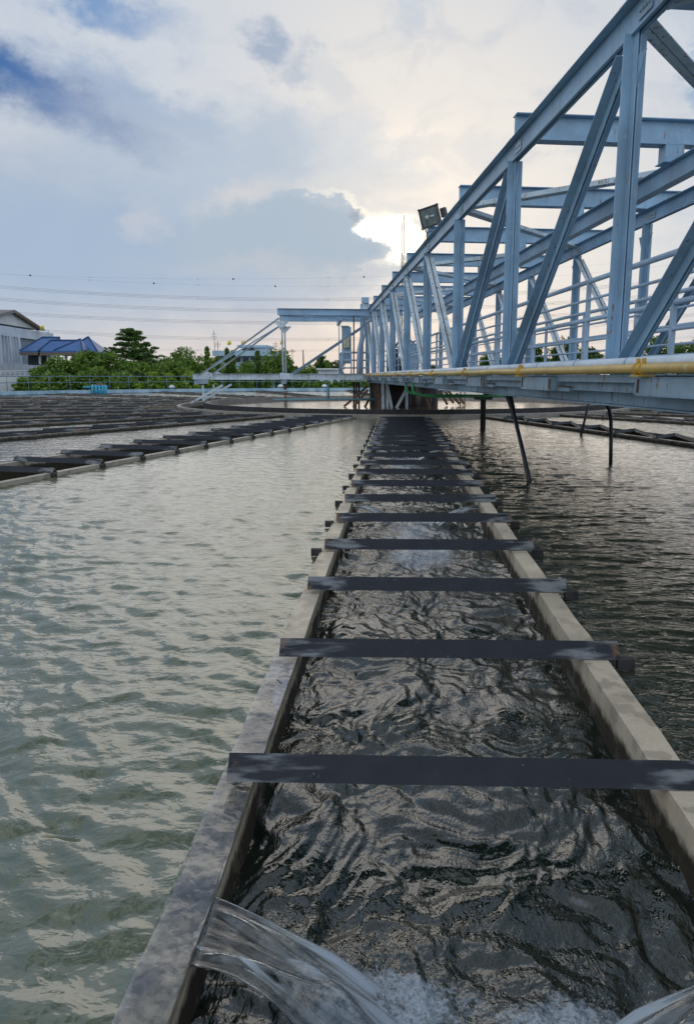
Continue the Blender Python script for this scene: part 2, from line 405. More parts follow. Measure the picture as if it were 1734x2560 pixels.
# ================================================================== mesh helpers
col_ = sc.collection
def link(name, me, m, parent=None):
    o = bpy.data.objects.new(name, me); col_.objects.link(o)
    if m is not None and not me.materials: me.materials.append(m)
    if parent is not None: o.parent = parent
    return o
def tag(o, label=None, cat=None, group=None, kind=None):
    if label: o['label'] = label
    if cat: o['category'] = cat
    if group: o['group'] = group
    if kind: o['kind'] = kind
    return o
def empty(name, loc=(0, 0, 0), rz=0.):
    o = bpy.data.objects.new(name, None); col_.objects.link(o); o.location = loc; o.rotation_euler = (0, 0, rz)
    o.empty_display_size = .2
    return o
V = Vector
class MB:
    def __init__(s): s.v = []; s.f = []; s.sm = []
    def quadbox(s, c8):
        i = len(s.v); s.v += [tuple(p) for p in c8]
        for q in ((0, 3, 2, 1), (4, 5, 6, 7), (0, 1, 5, 4), (1, 2, 6, 5), (2, 3, 7, 6), (3, 0, 4, 7)):
            s.f.append(tuple(i+k for k in q)); s.sm.append(False)
    def box(s, x0, x1, y0, y1, z0, z1):
        s.quadbox([(x0, y0, z0), (x1, y0, z0), (x1, y1, z0), (x0, y1, z0), (x0, y0, z1), (x1, y0, z1), (x1, y1, z1), (x0, y1, z1)])
    def prof(s, p, q, side, rects):
        """rectangles (s0,s1,t0,t1) in the (side, normal) plane swept from p to q"""
        p, q, side = V(p), V(q), V(side); d = (q-p).normalized()
        side = (side-d*side.dot(d)).normalized(); nr = side.cross(d)
        for s0, s1, t0, t1 in rects:
            a = [p+side*x+nr*y for x, y in ((s0, t0), (s1, t0), (s1, t1), (s0, t1))]
            b = [q+side*x+nr*y for x, y in ((s0, t0), (s1, t0), (s1, t1), (s0, t1))]
            s.quadbox(a+b)
    def tube(s, pts, r, n=10, cap=True, r2=None):
        pts = [V(p) for p in pts]; base = len(s.v)
        prev = None
        for i, p in enumerate(pts):
            d = (pts[min(i+1, len(pts)-1)]-pts[max(i-1, 0)]).normalized()
            if prev is None:
                a = V((0, 0, 1)) if abs(d.z) < .9 else V((1, 0, 0)); a = (a-d*a.dot(d)).normalized()
            else: a = (prev-d*prev.dot(d)).normalized()
            prev = a; b = d.cross(a)
            rr = r if r2 is None else r+(r2-r)*i/(len(pts)-1)
            for k in range(n):
                t = 2*math.pi*k/n; s.v.append(tuple(p+a*math.cos(t)*rr+b*math.sin(t)*rr))
        for i in range(len(pts)-1):
            for k in range(n):
                k2 = (k+1) % n
                s.f.append((base+i*n+k, base+i*n+k2, base+(i+1)*n+k2, base+(i+1)*n+k)); s.sm.append(True)
        if cap:
            s.f.append(tuple(base+k for k in range(n-1, -1, -1))); s.sm.append(False)
            e = base+(len(pts)-1)*n; s.f.append(tuple(e+k for k in range(n))); s.sm.append(False)
    def poly_prism(s, pts, off):
        """polygon pts (3D, planar) extruded by vector off"""
        n = len(pts); i = len(s.v); off = V(off)
        s.v += [tuple(V(p)) for p in pts]+[tuple(V(p)+off) for p in pts]
        s.f.append(tuple(range(i+n-1, i-1, -1))); s.sm.append(False)
        s.f.append(tuple(range(i+n, i+2*n))); s.sm.append(False)
        for k in range(n):
            k2 = (k+1) % n; s.f.append((i+k, i+k2, i+n+k2, i+n+k)); s.sm.append(False)
    def faces(s, vs, fs, sm=False):
        i = len(s.v); s.v += [tuple(v) for v in vs]
        for f in fs: s.f.append(tuple(i+k for k in f)); s.sm.append(sm)
    def mesh(s, name):
        me = bpy.data.meshes.new(name); me.from_pydata(s.v, [], s.f); me.polygons.foreach_set('use_smooth', s.sm)
        me.update(); return me
    def build(s, name, m, parent=None, bevel=0.):
        o = link(name, s.mesh(name), m, parent)
        if bevel:
            b = o.modifiers.new('bevel', 'BEVEL'); b.width = bevel; b.segments = 1; b.limit_method = 'ANGLE'
        return o
def np_mesh(name, verts, quads, smooth=True):
    me = bpy.data.meshes.new(name)
    me.vertices.add(len(verts)); me.vertices.foreach_set('co', np.asarray(verts, np.float32).ravel())
    me.loops.add(quads.size); me.loops.foreach_set('vertex_index', quads.astype(np.int32).ravel())
    k = quads.shape[1]
    me.polygons.add(len(quads)); me.polygons.foreach_set('loop_start', np.arange(0, quads.size, k, dtype=np.int32))
    me.polygons.foreach_set('use_smooth', np.full(len(quads), smooth))
    me.update(calc_edges=True); return me
def grid_quads(nr, nc):
    i = np.arange(nr-1)[:, None]*nc+np.arange(nc-1)[None, :]
    return np.stack([i, i+1, i+nc+1, i+nc], -1).reshape(-1, 4)
# camera maths only to turn a photo position into a bearing at a chosen real distance
def at(px, py, Y, zabs=None):
    f, ppx, ppy = 1740., 960., 1280.
    p = math.atan(339/f); yw = math.atan(33/math.hypot(f, 339))
    F = V((-math.sin(yw)*math.cos(p), math.cos(yw)*math.cos(p), -math.sin(p))); Rr = V((math.cos(yw), math.sin(yw), 0)); U = Rr.cross(F)
    d = F+Rr*((px-ppx)/f)+U*((ppy-py)/f); P = d*(Y/d.y)+V((0, 0, EYE))
    if zabs is not None: P.z = zabs
    return P

# ================================================================== the basin
CX, CY, RT = .30, 33.5, 33.6
RO, RI = 10.35, 9.15          # ring launder: outer and inner wall radius
HW = .805                      # half outer width of a trough
TW = .115                      # wall thickness
# ground
g = MB(); n = 96
vs = [(CX+math.cos(2*math.pi*k/n)*r, CY+math.sin(2*math.pi*k/n)*r, -1.5) for r in (RT-.2, 60., 200., 2500.) for k in range(n)]
fs = [(j*n+k, (j+1)*n+k, (j+1)*n+(k+1) % n, j*n+(k+1) % n) for j in range(3) for k in range(n)]
g.faces(vs, [f[::-1] for f in fs]); tag(g.build('ground', M['ground']), kind='structure')
def ringwall(mb, r0, r1, z0, z1, n=160, a0=0., a1=2*math.pi):
    k = np.linspace(a0, a1, n+1); i = len(mb.v)
    for a in k:
        c, s = math.sin(a), -math.cos(a)
        for r, z in ((r0, z0), (r0, z1), (r1, z1), (r1, z0)): mb.v.append((CX+c*r, CY+s*r, z))
    for j in range(n):
        for q in range(4):
            q2 = (q+1) % 4
            mb.f.append((i+j*4+q, i+(j+1)*4+q, i+(j+1)*4+q2, i+j*4+q2)); mb.sm.append(False)
# outer wall, open behind the camera position
tw = empty('basin_wall', (CX, CY, 0)); tag(tw, 'pale blue painted circular basin wall below the tube railing', 'wall')
b_ = MB(); ringwall(b_, RT, RT+.35, -1.5, .30, 200); o = b_.build('wall_body', M['tank'], tw); o.location = -V((CX, CY, 0))

# trough angles from the centre (0 = towards the camera, negative = photo left)
ANG = [0, -13.9, -26.7, -38, -51, -63.3, -75, -87, -100, -113, -127, -142, -157, -172, 173, 158, 143, 127, 111, 95, 79, 64, 49, 34, 17.]
def HWA(a): return HW if a in (0, -13.9) else .50
ANG = sorted(ANG)
def rad(a, r, off=0., z=0.):
    a = R(a); return V((CX+math.sin(a)*r+math.cos(a)*off, CY-math.cos(a)*r+math.sin(a)*off, z))
def hsh(x): return (math.sin(x*12.9898)*43758.5453) % 1.
# beam mesh: inverted angle bar lying across both walls, with small feet
LEG = .092
def beam_mesh():
    m = MB(); L = .815; t = .010
    m_ = [(-1, 1)]
    h = LEG*math.sin(R(52)); wdt = LEG*math.cos(R(52))
    A = [(-wdt, 0), (0, h), (wdt, 0), (wdt-t*1.4, 0), (0, h-t*1.7), (-wdt+t*1.4, 0)]
    nseg = 24; i0 = len(m.v)
    for k in range(nseg+1):
        x = -L+2*L*k/nseg
        for y, z in A: m.v.append((x, y, z))
    for k in range(nseg):
        for q in range(6):
            q2 = (q+1) % 6; m.f.append((i0+k*6+q, i0+(k+1)*6+q, i0+(k+1)*6+q2, i0+k*6+q2)); m.sm.append(False)
    for e in (0, nseg):
        b0 = i0+e*6
        for q in ((0, 1, 4, 5), (1, 2, 3, 4)):
            f = tuple(b0+x for x in q); m.f.append(f if e == 0 else f[::-1]); m.sm.append(False)
    return m.mesh('cross_beam')
BEAM = beam_mesh(); BEAM.materials.append(M['beam'])
def bracket_mesh():
    m = MB(); m.box(-.012, .068, -.022, .022, -.05, .004)
    return m.mesh('support_bracket')
BRK = bracket_mesh(); BRK.materials.append(M['dark_iron'])
def diag_mesh(L, name):
    m = MB(); h = .058; wd = .052
    A = [(-wd, 0), (0, h), (wd, 0)]
    i0 = 0
    for x in (-L, L):
        for y, z in A: m.v.append((x, y, z))
    m.f += [(0, 3, 4, 1), (1, 4, 5, 2), (2, 5, 3, 0), (0, 1, 2), (5, 4, 3)]; m.sm += [False]*5
    return m.mesh(name)
BAY, OA = 1.46, .60; OB = OA+BAY; WX = .94
DIA = diag_mesh(math.hypot(WX, OA)/2, 'slant_beam'); DIB = diag_mesh(math.hypot(WX, OB)/2, 'diagonal_brace')
DIA.materials.append(M['beam']); DIB.materials.append(M['beam'])
def wall_mesh(L0, L1, side, zt, wob=0., wet=False, HW=HW):
    """launder wall along +r in the trough's own frame; side = -1/1"""
    m = MB(); n = max(2, int((L1-L0)/.25)); i0 = 0
    for k in range(n+1):
        r = L0+(L1-L0)*k/n
        j = wob*(hsh(k*1.7+side)-.5)
        xo = side*(HW+j); xi = side*(HW-TW+j*.3)
        zz = zt(r) if callable(zt) else zt
        for x, z in ((xi, -.5), (xi, zz), (xo, zz), (xo, -.5)): m.v.append((x, -r, z))
    for k in range(n):
        for q in range(4):
            q2 = (q+1) % 4; f = (k*4+q, (k+1)*4+q, (k+1)*4+q2, k*4+q2)
            m.f.append(f if side > 0 else f[::-1]); m.sm.append(False)
    m.f.append((0, 1, 2, 3)); m.sm.append(False); e = n*4; m.f.append((e+3, e+2, e+1, e)); m.sm.append(False)
    return m.mesh('launder_wall')
def ordn(i): return ['first', 'second', 'third', 'fourth', 'fifth', 'sixth', 'seventh', 'eighth', 'ninth', 'tenth', 'eleventh', 'twelfth'][i]
left_rank = {a: i for i, a in enumerate(sorted([a for a in ANG if a < 0], reverse=True))}
right_rank = {a: i for i, a in enumerate(sorted([a for a in ANG if a > 0]))}
CXM = .20                    # main trough centreline at the camera end
ZBEAM = .045
main = None
WALLC = {}
for a in ANG:
    rz = R(a)
    t = empty('launder_trough', (CX, CY, 0), rz)
    if a == 0:
        t.location = (CXM, CY, 0)
        lab = 'long open concrete trough with rushing water running from the foreground to the centre'
    elif a < 0:
        i = left_rank[a]
        lab = f'concrete trough crossed by dark bars, {ordn(i)} spoke to the left of the foreground trough' if i < 12 else 'far spoke trough behind the centre'
    else:
        i = right_rank[a]
        lab = f'dark trough with zigzag angle bars, {ordn(i)} spoke to the right of the foreground trough' if i < 12 else 'far spoke trough'
    tag(t, lab, 'water trough', 'radial launder troughs of the basin')
    r0, r1 = RO-.02, RT+.02
    if a == 0:
        r1 = RT-.05
        ztl = lambda r: .012+.024*min(1, max(0, (CY-r-2.2)/5))+.006*math.sin(r*2.1)*0
        wl = link('launder_wall', wall_mesh(r0, r1, -1, lambda r: -.004+.034*min(1, max(0, (CY-r-2.4)/3.5)), .018), None, t)
        wl.data.materials.append(M['conc']); wl.data.materials.append(M['wet'])
        for p in wl.data.polygons:
            c = p.center
            if p.normal.z > .5 or abs(p.normal.z) > .5:
                if CY+c.y < 3.4: p.material_index = 1
        wr = link('launder_wall', wall_mesh(r0, r1, 1, .040, .012), M['conc'], t)
        wl['label'] = 'left launder wall, its near end flooded by a film of water'
    else:
        hw = HWA(a); ky = 'conc1' if a == -13.9 else 'conc2'
        if ky not in WALLC: WALLC[ky] = (wall_mesh(r0, r1, -1, .045 if hw > .6 else .075, .01, HW=hw), wall_mesh(r0, r1, 1, .045 if hw > .6 else .075, .01, HW=hw))
        for me in WALLC[ky]: link('launder_wall', me, M[ky], t)
    nb = int((r1-r0)/1.043)
    zig = a not in (0, -13.9)
    yk = 2.14 if a == 0 else 2.14+.9*hsh(a)
    for k in range(-1, 30):
        Yd = yk+(BAY if zig else 1.061)*k        # distance from the rim
        r = CY-Yd
        if r < RO+.15 or Yd < .6: continue
        P = rad(a, r)
        if P.y < .5: continue
        azp = P.x/P.y
        if azp < -.68 or azp > .62: continue
        if zig:
            for me, off in ((DIA, OA), (DIB, OB)):
                if r-off < RO: continue
                do = link(me.name.split('.')[0], me, None, t); do.location = (0, -(r-off/2), ZBEAM+.028)
                do.rotation_euler = (0, 0, math.atan2(off, WX))
            continue
        bo = link('cross_beam', BEAM, None, t); bo.location = (.05 if a == 0 else 0, -r, ZBEAM)
        bo.rotation_euler = (0, 0, R((hsh(k*3.3+a)-.5)*1.6))
        if r > 14:
            for s in (-1, 1):
                if a == 0 and s < 0 and P.y < 4.5: continue
                br = link('support_bracket', BRK, None, t); br.location = (s*(.81 if a else (.865 if s > 0 else .80)), -r-.05, ZBEAM)
                if s < 0: br.rotation_euler = (0, 0, math.pi)
# ring launder (annular channel) and baffle wall
t = empty('ring_channel', (CX, CY, 0)); tag(t, 'circular dark-walled collecting channel round the central well', 'water channel')
b_ = MB(); ringwall(b_, RO-.16, RO, -.5, .13, 160); o = b_.build('outer_ring_wall', M['ringconc'], t); o.location = (-CX, -CY, 0)
b_ = MB(); ringwall(b_, RI-.16, RI, -.5, .235, 160); o = b_.build('inner_ring_wall', M['ringconc'], t); o.location = (-CX, -CY, 0)
b_ = MB()
b_.faces([(CX+math.sin(x)*r, CY-math.cos(x)*r, z) for x in np.linspace(0, 2*math.pi, 97)[:-1] for r, z in ((RI-.02, .245), (RI+.09, .245), (RI+.09, .05))],
         [((j*3+q) % 288, (j*3+q+1) % 288, ((j+1)*3+q+1) % 288, ((j+1)*3+q) % 288) for j in range(96) for q in range(2)])
o = b_.build('ring_rail', M['dark_iron'], t); o.location = (-CX, -CY, 0)

# ------------------------------------------------------------------ water surfaces
def waves(x, y, comps):
    z = np.zeros_like(x)
    for lam, th, ph, amp, sh in comps:
        k = 2*np.pi/lam; s = np.sin(k*(x*math.cos(th)+y*math.sin(th))+ph)
        z += amp*((1-sh)*s+sh*(1-2*np.abs(s)**.8))
    return z
def spectrum(n, l0, l1, th0, spread, slope, sh=.25, seed=1):
    r = np.random.default_rng(seed); out = []
    for i in range(n):
        lam = l0*(l1/l0)**r.random(); th = th0+spread*r.normal()
        amp = slope*lam/(2*np.pi)*math.sqrt(2./n); out.append((lam, th, r.random()*6.28, amp, sh))
    return out
def vnoise(x, y, seed=0):
    """smooth value noise"""
    xi = np.floor(x).astype(int); yi = np.floor(y).astype(int); fx = x-xi; fy = y-yi
    fx = fx*fx*fx*(fx*(fx*6-15)+10); fy = fy*fy*fy*(fy*(fy*6-15)+10)
    def h(a, b):
        n = (a*374761393+b*668265263+seed*974634777) & 0x7fffffff
        n = (n ^ (n >> 13))*1274126177 & 0x7fffffff
        return ((n ^ (n >> 16)) & 0xffff)/65535.
    return (h(xi, yi)*(1-fx)+h(xi+1, yi)*fx)*(1-fy)+(h(xi, yi+1)*(1-fx)+h(xi+1, yi+1)*fx)*fy
def fbm(x, y, o=4, seed=0, g=.5):
    s = 0; a = 1; t = 0
    for i in range(o): s = s+a*vnoise(x*2**i, y*2**i, seed+i*17); t += a; a *= g
    return s/t
def sector(name, fl, fr, Y0, Y1, nr, nc, comps, m, fade=(5., 20.), seed=3):
    """water between two boundary curves x=fl(Y), x=fr(Y)"""
    Y = Y0*(Y1/Y0)**np.linspace(0, 1, nr); u = np.linspace(0, 1, nc)
    xl = np.array([fl(y) for y in Y])[:, None]; xr = np.array([fr(y) for y in Y])[:, None]
    x = xl+(xr-xl)*u[None, :]; y = np.repeat(Y[:, None], nc, 1)
    wx = x+.10*(fbm(x*1.9, y*1.9, 3, seed)-.5)*2; wy = y+.10*(fbm(x*1.9+50, y*1.9, 3, seed+5)-.5)*2
    z = waves(wx, wy, comps)*(.8+.4*fbm(x*.9, y*.9, 2, seed+9))
    z *= np.clip((fade[1]-y)/(fade[1]-fade[0]), .15, 1)
    me = np_mesh(name, np.stack([x, y, z-.006], -1).reshape(-1, 3), grid_quads(nr, nc))
    o = link(name, me, m); tag(o, kind='structure'); return o
def edge_x(a, side, pad=0.):
    """x of the trough's outer edge at world Y"""
    def f(Y):
        s = side*(HWA(a)+pad); ar = R(a)
        # point = C + (sin,-cos) r + (cos, sin) s
        r = (CY+math.sin(ar)*s-Y)/math.cos(ar)
        return CX+math.sin(ar)*r+math.cos(ar)*s
    return f
mainL = lambda Y: CXM-HW+.012
mainR = lambda Y: CXM+HW-.06
sp = spectrum(48, .11, .36, R(80), .52, .185, .28, 4)+spectrum(22, .05, .13, R(70), .9, .05, .2, 8)
yL = CY-RO-.05
def lim(Y, lo=None, hi=None): return Y
fl0 = edge_x(-13.9, 1, -.05)
sector('basin_water', lambda Y: max(fl0(Y), -Y*.72-.8) if fl0(Y) < mainL(Y) else mainL(Y)-.01, mainL, .75, yL, 760, 430, sp, M['water'])
sp2 = spectrum(40, .07, .26, R(92), .30, .13, .25, 14)+spectrum(14, .3, .7, R(80), .5, .035, .2, 15)
fr0 = edge_x(17., -1, -.05)
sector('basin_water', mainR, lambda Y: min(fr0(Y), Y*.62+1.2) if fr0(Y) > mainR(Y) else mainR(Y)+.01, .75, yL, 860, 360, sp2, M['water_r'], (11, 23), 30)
nr, nc = 420, 40
Y = .75*((4.2)/.75)**np.linspace(0, 1, nr); u = np.linspace(0, 1, nc)
x = (CXM-HW-.002+(TW+.006)*u)[None, :]*np.ones((nr, 1)); y = np.repeat(Y[:, None], nc, 1)
wx = x+.10*(fbm(x*1.9, y*1.9, 3, 3)-.5)*2; wy = y+.10*(fbm(x*1.9+50, y*1.9, 3, 8)-.5)*2
zf = waves(wx, wy, sp)*(.65+.7*fbm(x*.9, y*.9, 2, 12))*(1-.80*u[None, :])*.8
zf = np.maximum(zf, -.004-.0*x)+.010-.012*u[None, :]**2
zf += .0035*(fbm(x*16+y*9, y*16-x*9, 3, 71)-.5)*2
ztop = -.004+.034*np.clip((y-2.4)/3.5, 0, 1)
zf = np.where(y > 2.6, zf-(y-2.6)*.012, zf)
zf[:, -2:] -= .004; zf[:, -1] -= .010
tag(link('water_film', np_mesh('water_film', np.stack([x, y, zf], -1).reshape(-1, 3), grid_quads(nr, nc)), M['film']), kind='structure')
# remaining wedges: coarse sheets between neighbouring troughs
def wedge(a0, a1, m):
    n = 26; nr = 40
    V_ = []
    for i in range(nr):
        t_ = i/(nr-1); r = RO-.03+(RT+.05-RO)*t_
        e0 = a0+math.degrees(math.asin(min(.99, (HWA(a0)-.05)/r))); e1 = a1-math.degrees(math.asin(min(.99, (HWA(a1 if a1 < 180 else a1-360)-.05)/r)))
        if e1 < e0: e0 = e1 = (e0+e1)/2
        for j in range(n):
            a = e0+(e1-e0)*j/(n-1); p = rad(a, r); V_.append((p.x, p.y, -.004))
    me = np_mesh('basin_water', np.array(V_), grid_quads(nr, n)); o = link('basin_water', me, m); tag(o, kind='structure')
for i in range(len(ANG)):
    a0 = ANG[i]; a1 = ANG[(i+1) % len(ANG)]+(360 if i == len(ANG)-1 else 0)
    if (a0, a1) in ((-13.9, 0), (0, 17.)): continue
    wedge(a0, a1, M['water_f'])
# water in the closed troughs and the ring channel, inner well
b_ = MB()
for a in ANG:
    if a == 0: continue
    h_ = HWA(a)-.08; b_.faces([rad(a, RO-.1, -h_, -.20), rad(a, RT, -h_, -.20), rad(a, RT, h_, -.20), rad(a, RO-.1, h_, -.20)], [(0, 3, 2, 1)])
n = 96
b_.faces([(CX+math.sin(2*math.pi*k/n)*r, CY-math.cos(2*math.pi*k/n)*r, -.19) for r in (RI-.1, RO-.1) for k in range(n)],
         [(k, n+k, n+(k+1) % n, (k+1) % n) for k in range(n)])
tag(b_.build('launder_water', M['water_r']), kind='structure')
nn = 60; V_ = []
for i in range(nn):
    for j in range(97):
        r = (RI-.1)*i/(nn-1); t_ = 2*math.pi*j/96; V_.append((CX+math.sin(t_)*r, CY-math.cos(t_)*r, .02))
tag(link('inner_well_water', np_mesh('inner_well_water', np.array(V_), grid_quads(nn, 97)), M['water_b']), kind='structure')
# rushing water in the main trough
ZC = -.17
JETS = [(1.50, .22), (7.35, .22), (13.2, .2), (19.0, .2)]
nr, nc = 1500, 230
Y = .8*((yL+.1)/.8)**np.linspace(0, 1, nr); xi = np.linspace(CXM-HW+TW-.03, CXM+HW-TW+.03, nc)
x = np.repeat(xi[None, :], nr, 0); y = np.repeat(Y[:, None], nc, 1)
q1 = fbm(x*2.6, y*1.8, 3, 5)-.5; q2 = fbm(x*2.6+9, y*1.8+4, 3, 8)-.5
wx = x+q1*.42; wy = y+q2*.42
rg = 1-np.abs(2*fbm(wx*4.0, wy*3.0, 4, 31, .52)-1)
rg2 = 1-np.abs(2*fbm(wx*11., wy*8., 3, 41, .5)-1)
z = .012*(rg-.75)+.005*(rg2-.75)+.085*(fbm(wx*3.0, wy*2.0, 2, 77)-.5)
spk = spectrum(44, .05, .26, R(35), 1.2, .20, .12, 23)
z += waves(wx, wy, spk)*(.5+fbm(x*2, y*2, 2, 12))
foam = np.zeros_like(x)
for jy, jw in JETS:
    nr_ = jy < 3
    for s in (-1, 1):
        cxj = CXM+s*.24; d2 = ((x-cxj)/.22)**2+((y-jy+((.06 if s < 0 else .14) if nr_ else 0))/.16)**2
        foam += 1.2*np.exp(-d2*1.3)
        z += np.exp(-d2*1.6)*(.040*(fbm(x*20, y*20, 3, 61)-.3)+.016*(1-np.abs(2*fbm(x*45, y*45, 3, 66)-1)))
    d3 = ((x-CXM)/.45)**2+((y-(jy-.75))/1.1)**2
    foam += (.12 if nr_ else .75)*np.exp(-d3)
    d4 = ((x-CXM)/.5)**2+((y-(jy-1.9))/1.4)**2
    foam += (.0 if nr_ else .40)*np.exp(-d4)
foam *= (.55+.9*fbm(x*5, y*4, 3, 90))
foam[y < 2.6] *= .95
far = np.clip((y-9)/10, 0, 1); foam += .12*far
me = np_mesh('channel_water', np.stack([x, y, ZC+z*np.clip(1.1-y/30, .3, 1)], -1).reshape(-1, 3), grid_quads(nr, nc))
at_ = me.attributes.new('foam', 'FLOAT', 'POINT'); at_.data.foreach_set('value', foam.ravel().astype(np.float32))
tag(link('channel_water', me, M['chan']), kind='structure')
# water jets through the wall notches
def jet(side, jy, wdt, thr=.52, nu=46, nv=60):
    u = np.linspace(0, 1, nu)[:, None]; v = np.linspace(0, 1, nv)[None, :]
    T_ = u*np.ones_like(v); S = v*np.ones_like(u)
    drop = .19; x0 = HW-TW-.01
    spread = 1+.55*T_**1.2-.35*np.sin(np.pi*np.clip(T_*1.5, 0, 1))*.6
    yy = jy+(S-.5)*wdt*spread-(.17 if jy < 3 else .05)*T_**1.1+.012*np.sin(S*9+T_*3)*T_
    fold = np.exp(-((S-.15-.55*T_)/.05)**2)*.026*np.sin(np.pi*np.minimum(T_*1.1, 1))+np.exp(-((S-.85+.45*T_)/.05)**2)*.022*np.sin(np.pi*np.minimum(T_*1.1, 1))
    edge = .006*np.exp(-(S/.05)**2)+.006*np.exp(-((1-S)/.05)**2)
    xx = x0-thr*T_*(1-.12*np.abs(S-.5))+.010*(vnoise(S*14, T_*2+jy)-.5)
    zz = .005-drop*T_**1.75+fold+edge+.030*(fbm(S*6, T_*1.6+3*jy, 2, 5)-.5)*np.minimum(1, T_*3)
    X = CXM+side*xx
    P = np.stack([X, yy, zz], -1).reshape(-1, 3)
    me = np_mesh('water_jet', P, grid_quads(nu, nv))
    A = me.attributes.new('flow', 'FLOAT_VECTOR', 'POINT')
    A.data.foreach_set('vector', np.stack([S, T_, S*0], -1).astype(np.float32).ravel())
    o = link('water_jet', me, M['fall'])
    so = o.modifiers.new('thick', 'SOLIDIFY'); so.thickness = .004
    return o
jl = ['nearest to the viewer', 'second nearest', 'third nearest', 'farthest']
for i, (jy, jw) in enumerate(JETS):
    for s in (-1, 1):
        o = jet(s, jy-(0 if s < 0 else (.15 if i == 0 else .06)), jw*(1. if i == 0 else 1.0))
        tag(o, f"{'left' if s < 0 else 'right'} side water spout pouring into the long trough, {jl[i]}", 'water spout', 'water spouts into the long trough', 'stuff')
# spray beads round the two nearest spouts
m_ = MB()
ico = [(0, 0, 1), (.89, 0, .45), (.28, .85, .45), (-.72, .53, .45), (-.72, -.53, .45), (.28, -.85, .45), (.72, .53, -.45), (-.28, .85, -.45), (-.89, 0, -.45), (-.28, -.85, -.45), (.72, -.53, -.45), (0, 0, -1)]
icf = [(0, 1, 2), (0, 2, 3), (0, 3, 4), (0, 4, 5), (0, 5, 1), (1, 6, 2), (2, 7, 3), (3, 8, 4), (4, 9, 5), (5, 10, 1), (6, 7, 2), (7, 8, 3), (8, 9, 4), (9, 10, 5), (10, 6, 1), (11, 7, 6), (11, 8, 7), (11, 9, 8), (11, 10, 9), (11, 6, 10)]
for k in range(5000):
    s = random.choice((-1, 1)); jy = 1.47 if random.random() < .86 else 7.28
    ang = random.random()*6.28; rr = .17*random.random()**.6
    px = CXM+s*(.22-.06*random.random())+math.cos(ang)*rr*1.25; py = jy-(.07 if s > 0 else 0)+math.sin(ang)*rr*.75
    if hsh(round(px*14)*3.1+round(py*14)*7.7) < .35: continue
    r_ = .0010+.0040*random.random()**6
    hgt = max(0., 1-(rr/.17)**2)
    pz = ZC+.002+.030*hgt*random.random()+(.05*random.random() if random.random() < .03 else 0)
    m_.faces([(px+v[0]*r_, py+v[1]*r_, pz+v[2]*r_) for v in ico], icf, True)
tag(m_.build('spray_beads', M['drop']), 'churning beads of foam where the spouts hit the water', 'foam', None, 'stuff')

# ================================================================== the bridge
TH = R(7.0)
def B(u, v, z): return V((-math.sin(TH)*u+math.cos(TH)*v, math.cos(TH)*u+math.sin(TH)*v, EYE+z))
VN, VF = 2.67, 6.13
PAN = 3.4; U0 = 6.03-PAN*2; NP = 11         # posts k=0..10; post 2 is the near full one in view
posts = [U0+PAN*k for k in range(NP)]
ZT, ZTB = 2.94, 2.56
UEND = posts[-1]+.35
side = B(0, 1, 0)-B(0, 0, 0); fwd = B(1, 0, 0)-B(0, 0, 0); up = V((0, 0, 1))
br = empty('steel_bridge', B(16, 4.4, -EYE)); tag(br, 'long pale blue steel truss walkway bridge over the basin', 'bridge')
inv = br.matrix_world
def part(mb, name, m, bevel=.003, parent=None, label=None):
    pp = parent or br
    off = (V(br.location))
    mb.v = [tuple(V(p)-off) for p in mb.v]
    o = mb.build(name, m, pp, bevel)
    if label: o['label'] = label
    return o
def dbl(p, q, leg=.092, t=.010, gap=.012, sidev=None, stem=1):
    """pair of back-to-back angles: two flanges with a slit, stems behind"""
    m = MB(); g_ = gap/2
    s = side if sidev is None else sidev
    sg = stem
    if stem == 2:
        m.prof(p, q, s, [(-leg-g_, -g_, -t, 0), (g_, leg+g_, -t, 0), (-g_-t, -g_, -leg, -t), (g_, g_+t, -leg, -t)]); return m
    m.prof(p, q, s, [(-leg-g_, -g_, 0, t), (g_, leg+g_, 0, t), (-g_-t, -g_, t*sg if sg > 0 else -leg, leg if sg > 0 else 0), (g_, g_+t, t*sg if sg > 0 else -leg, leg if sg > 0 else 0)])
    return m
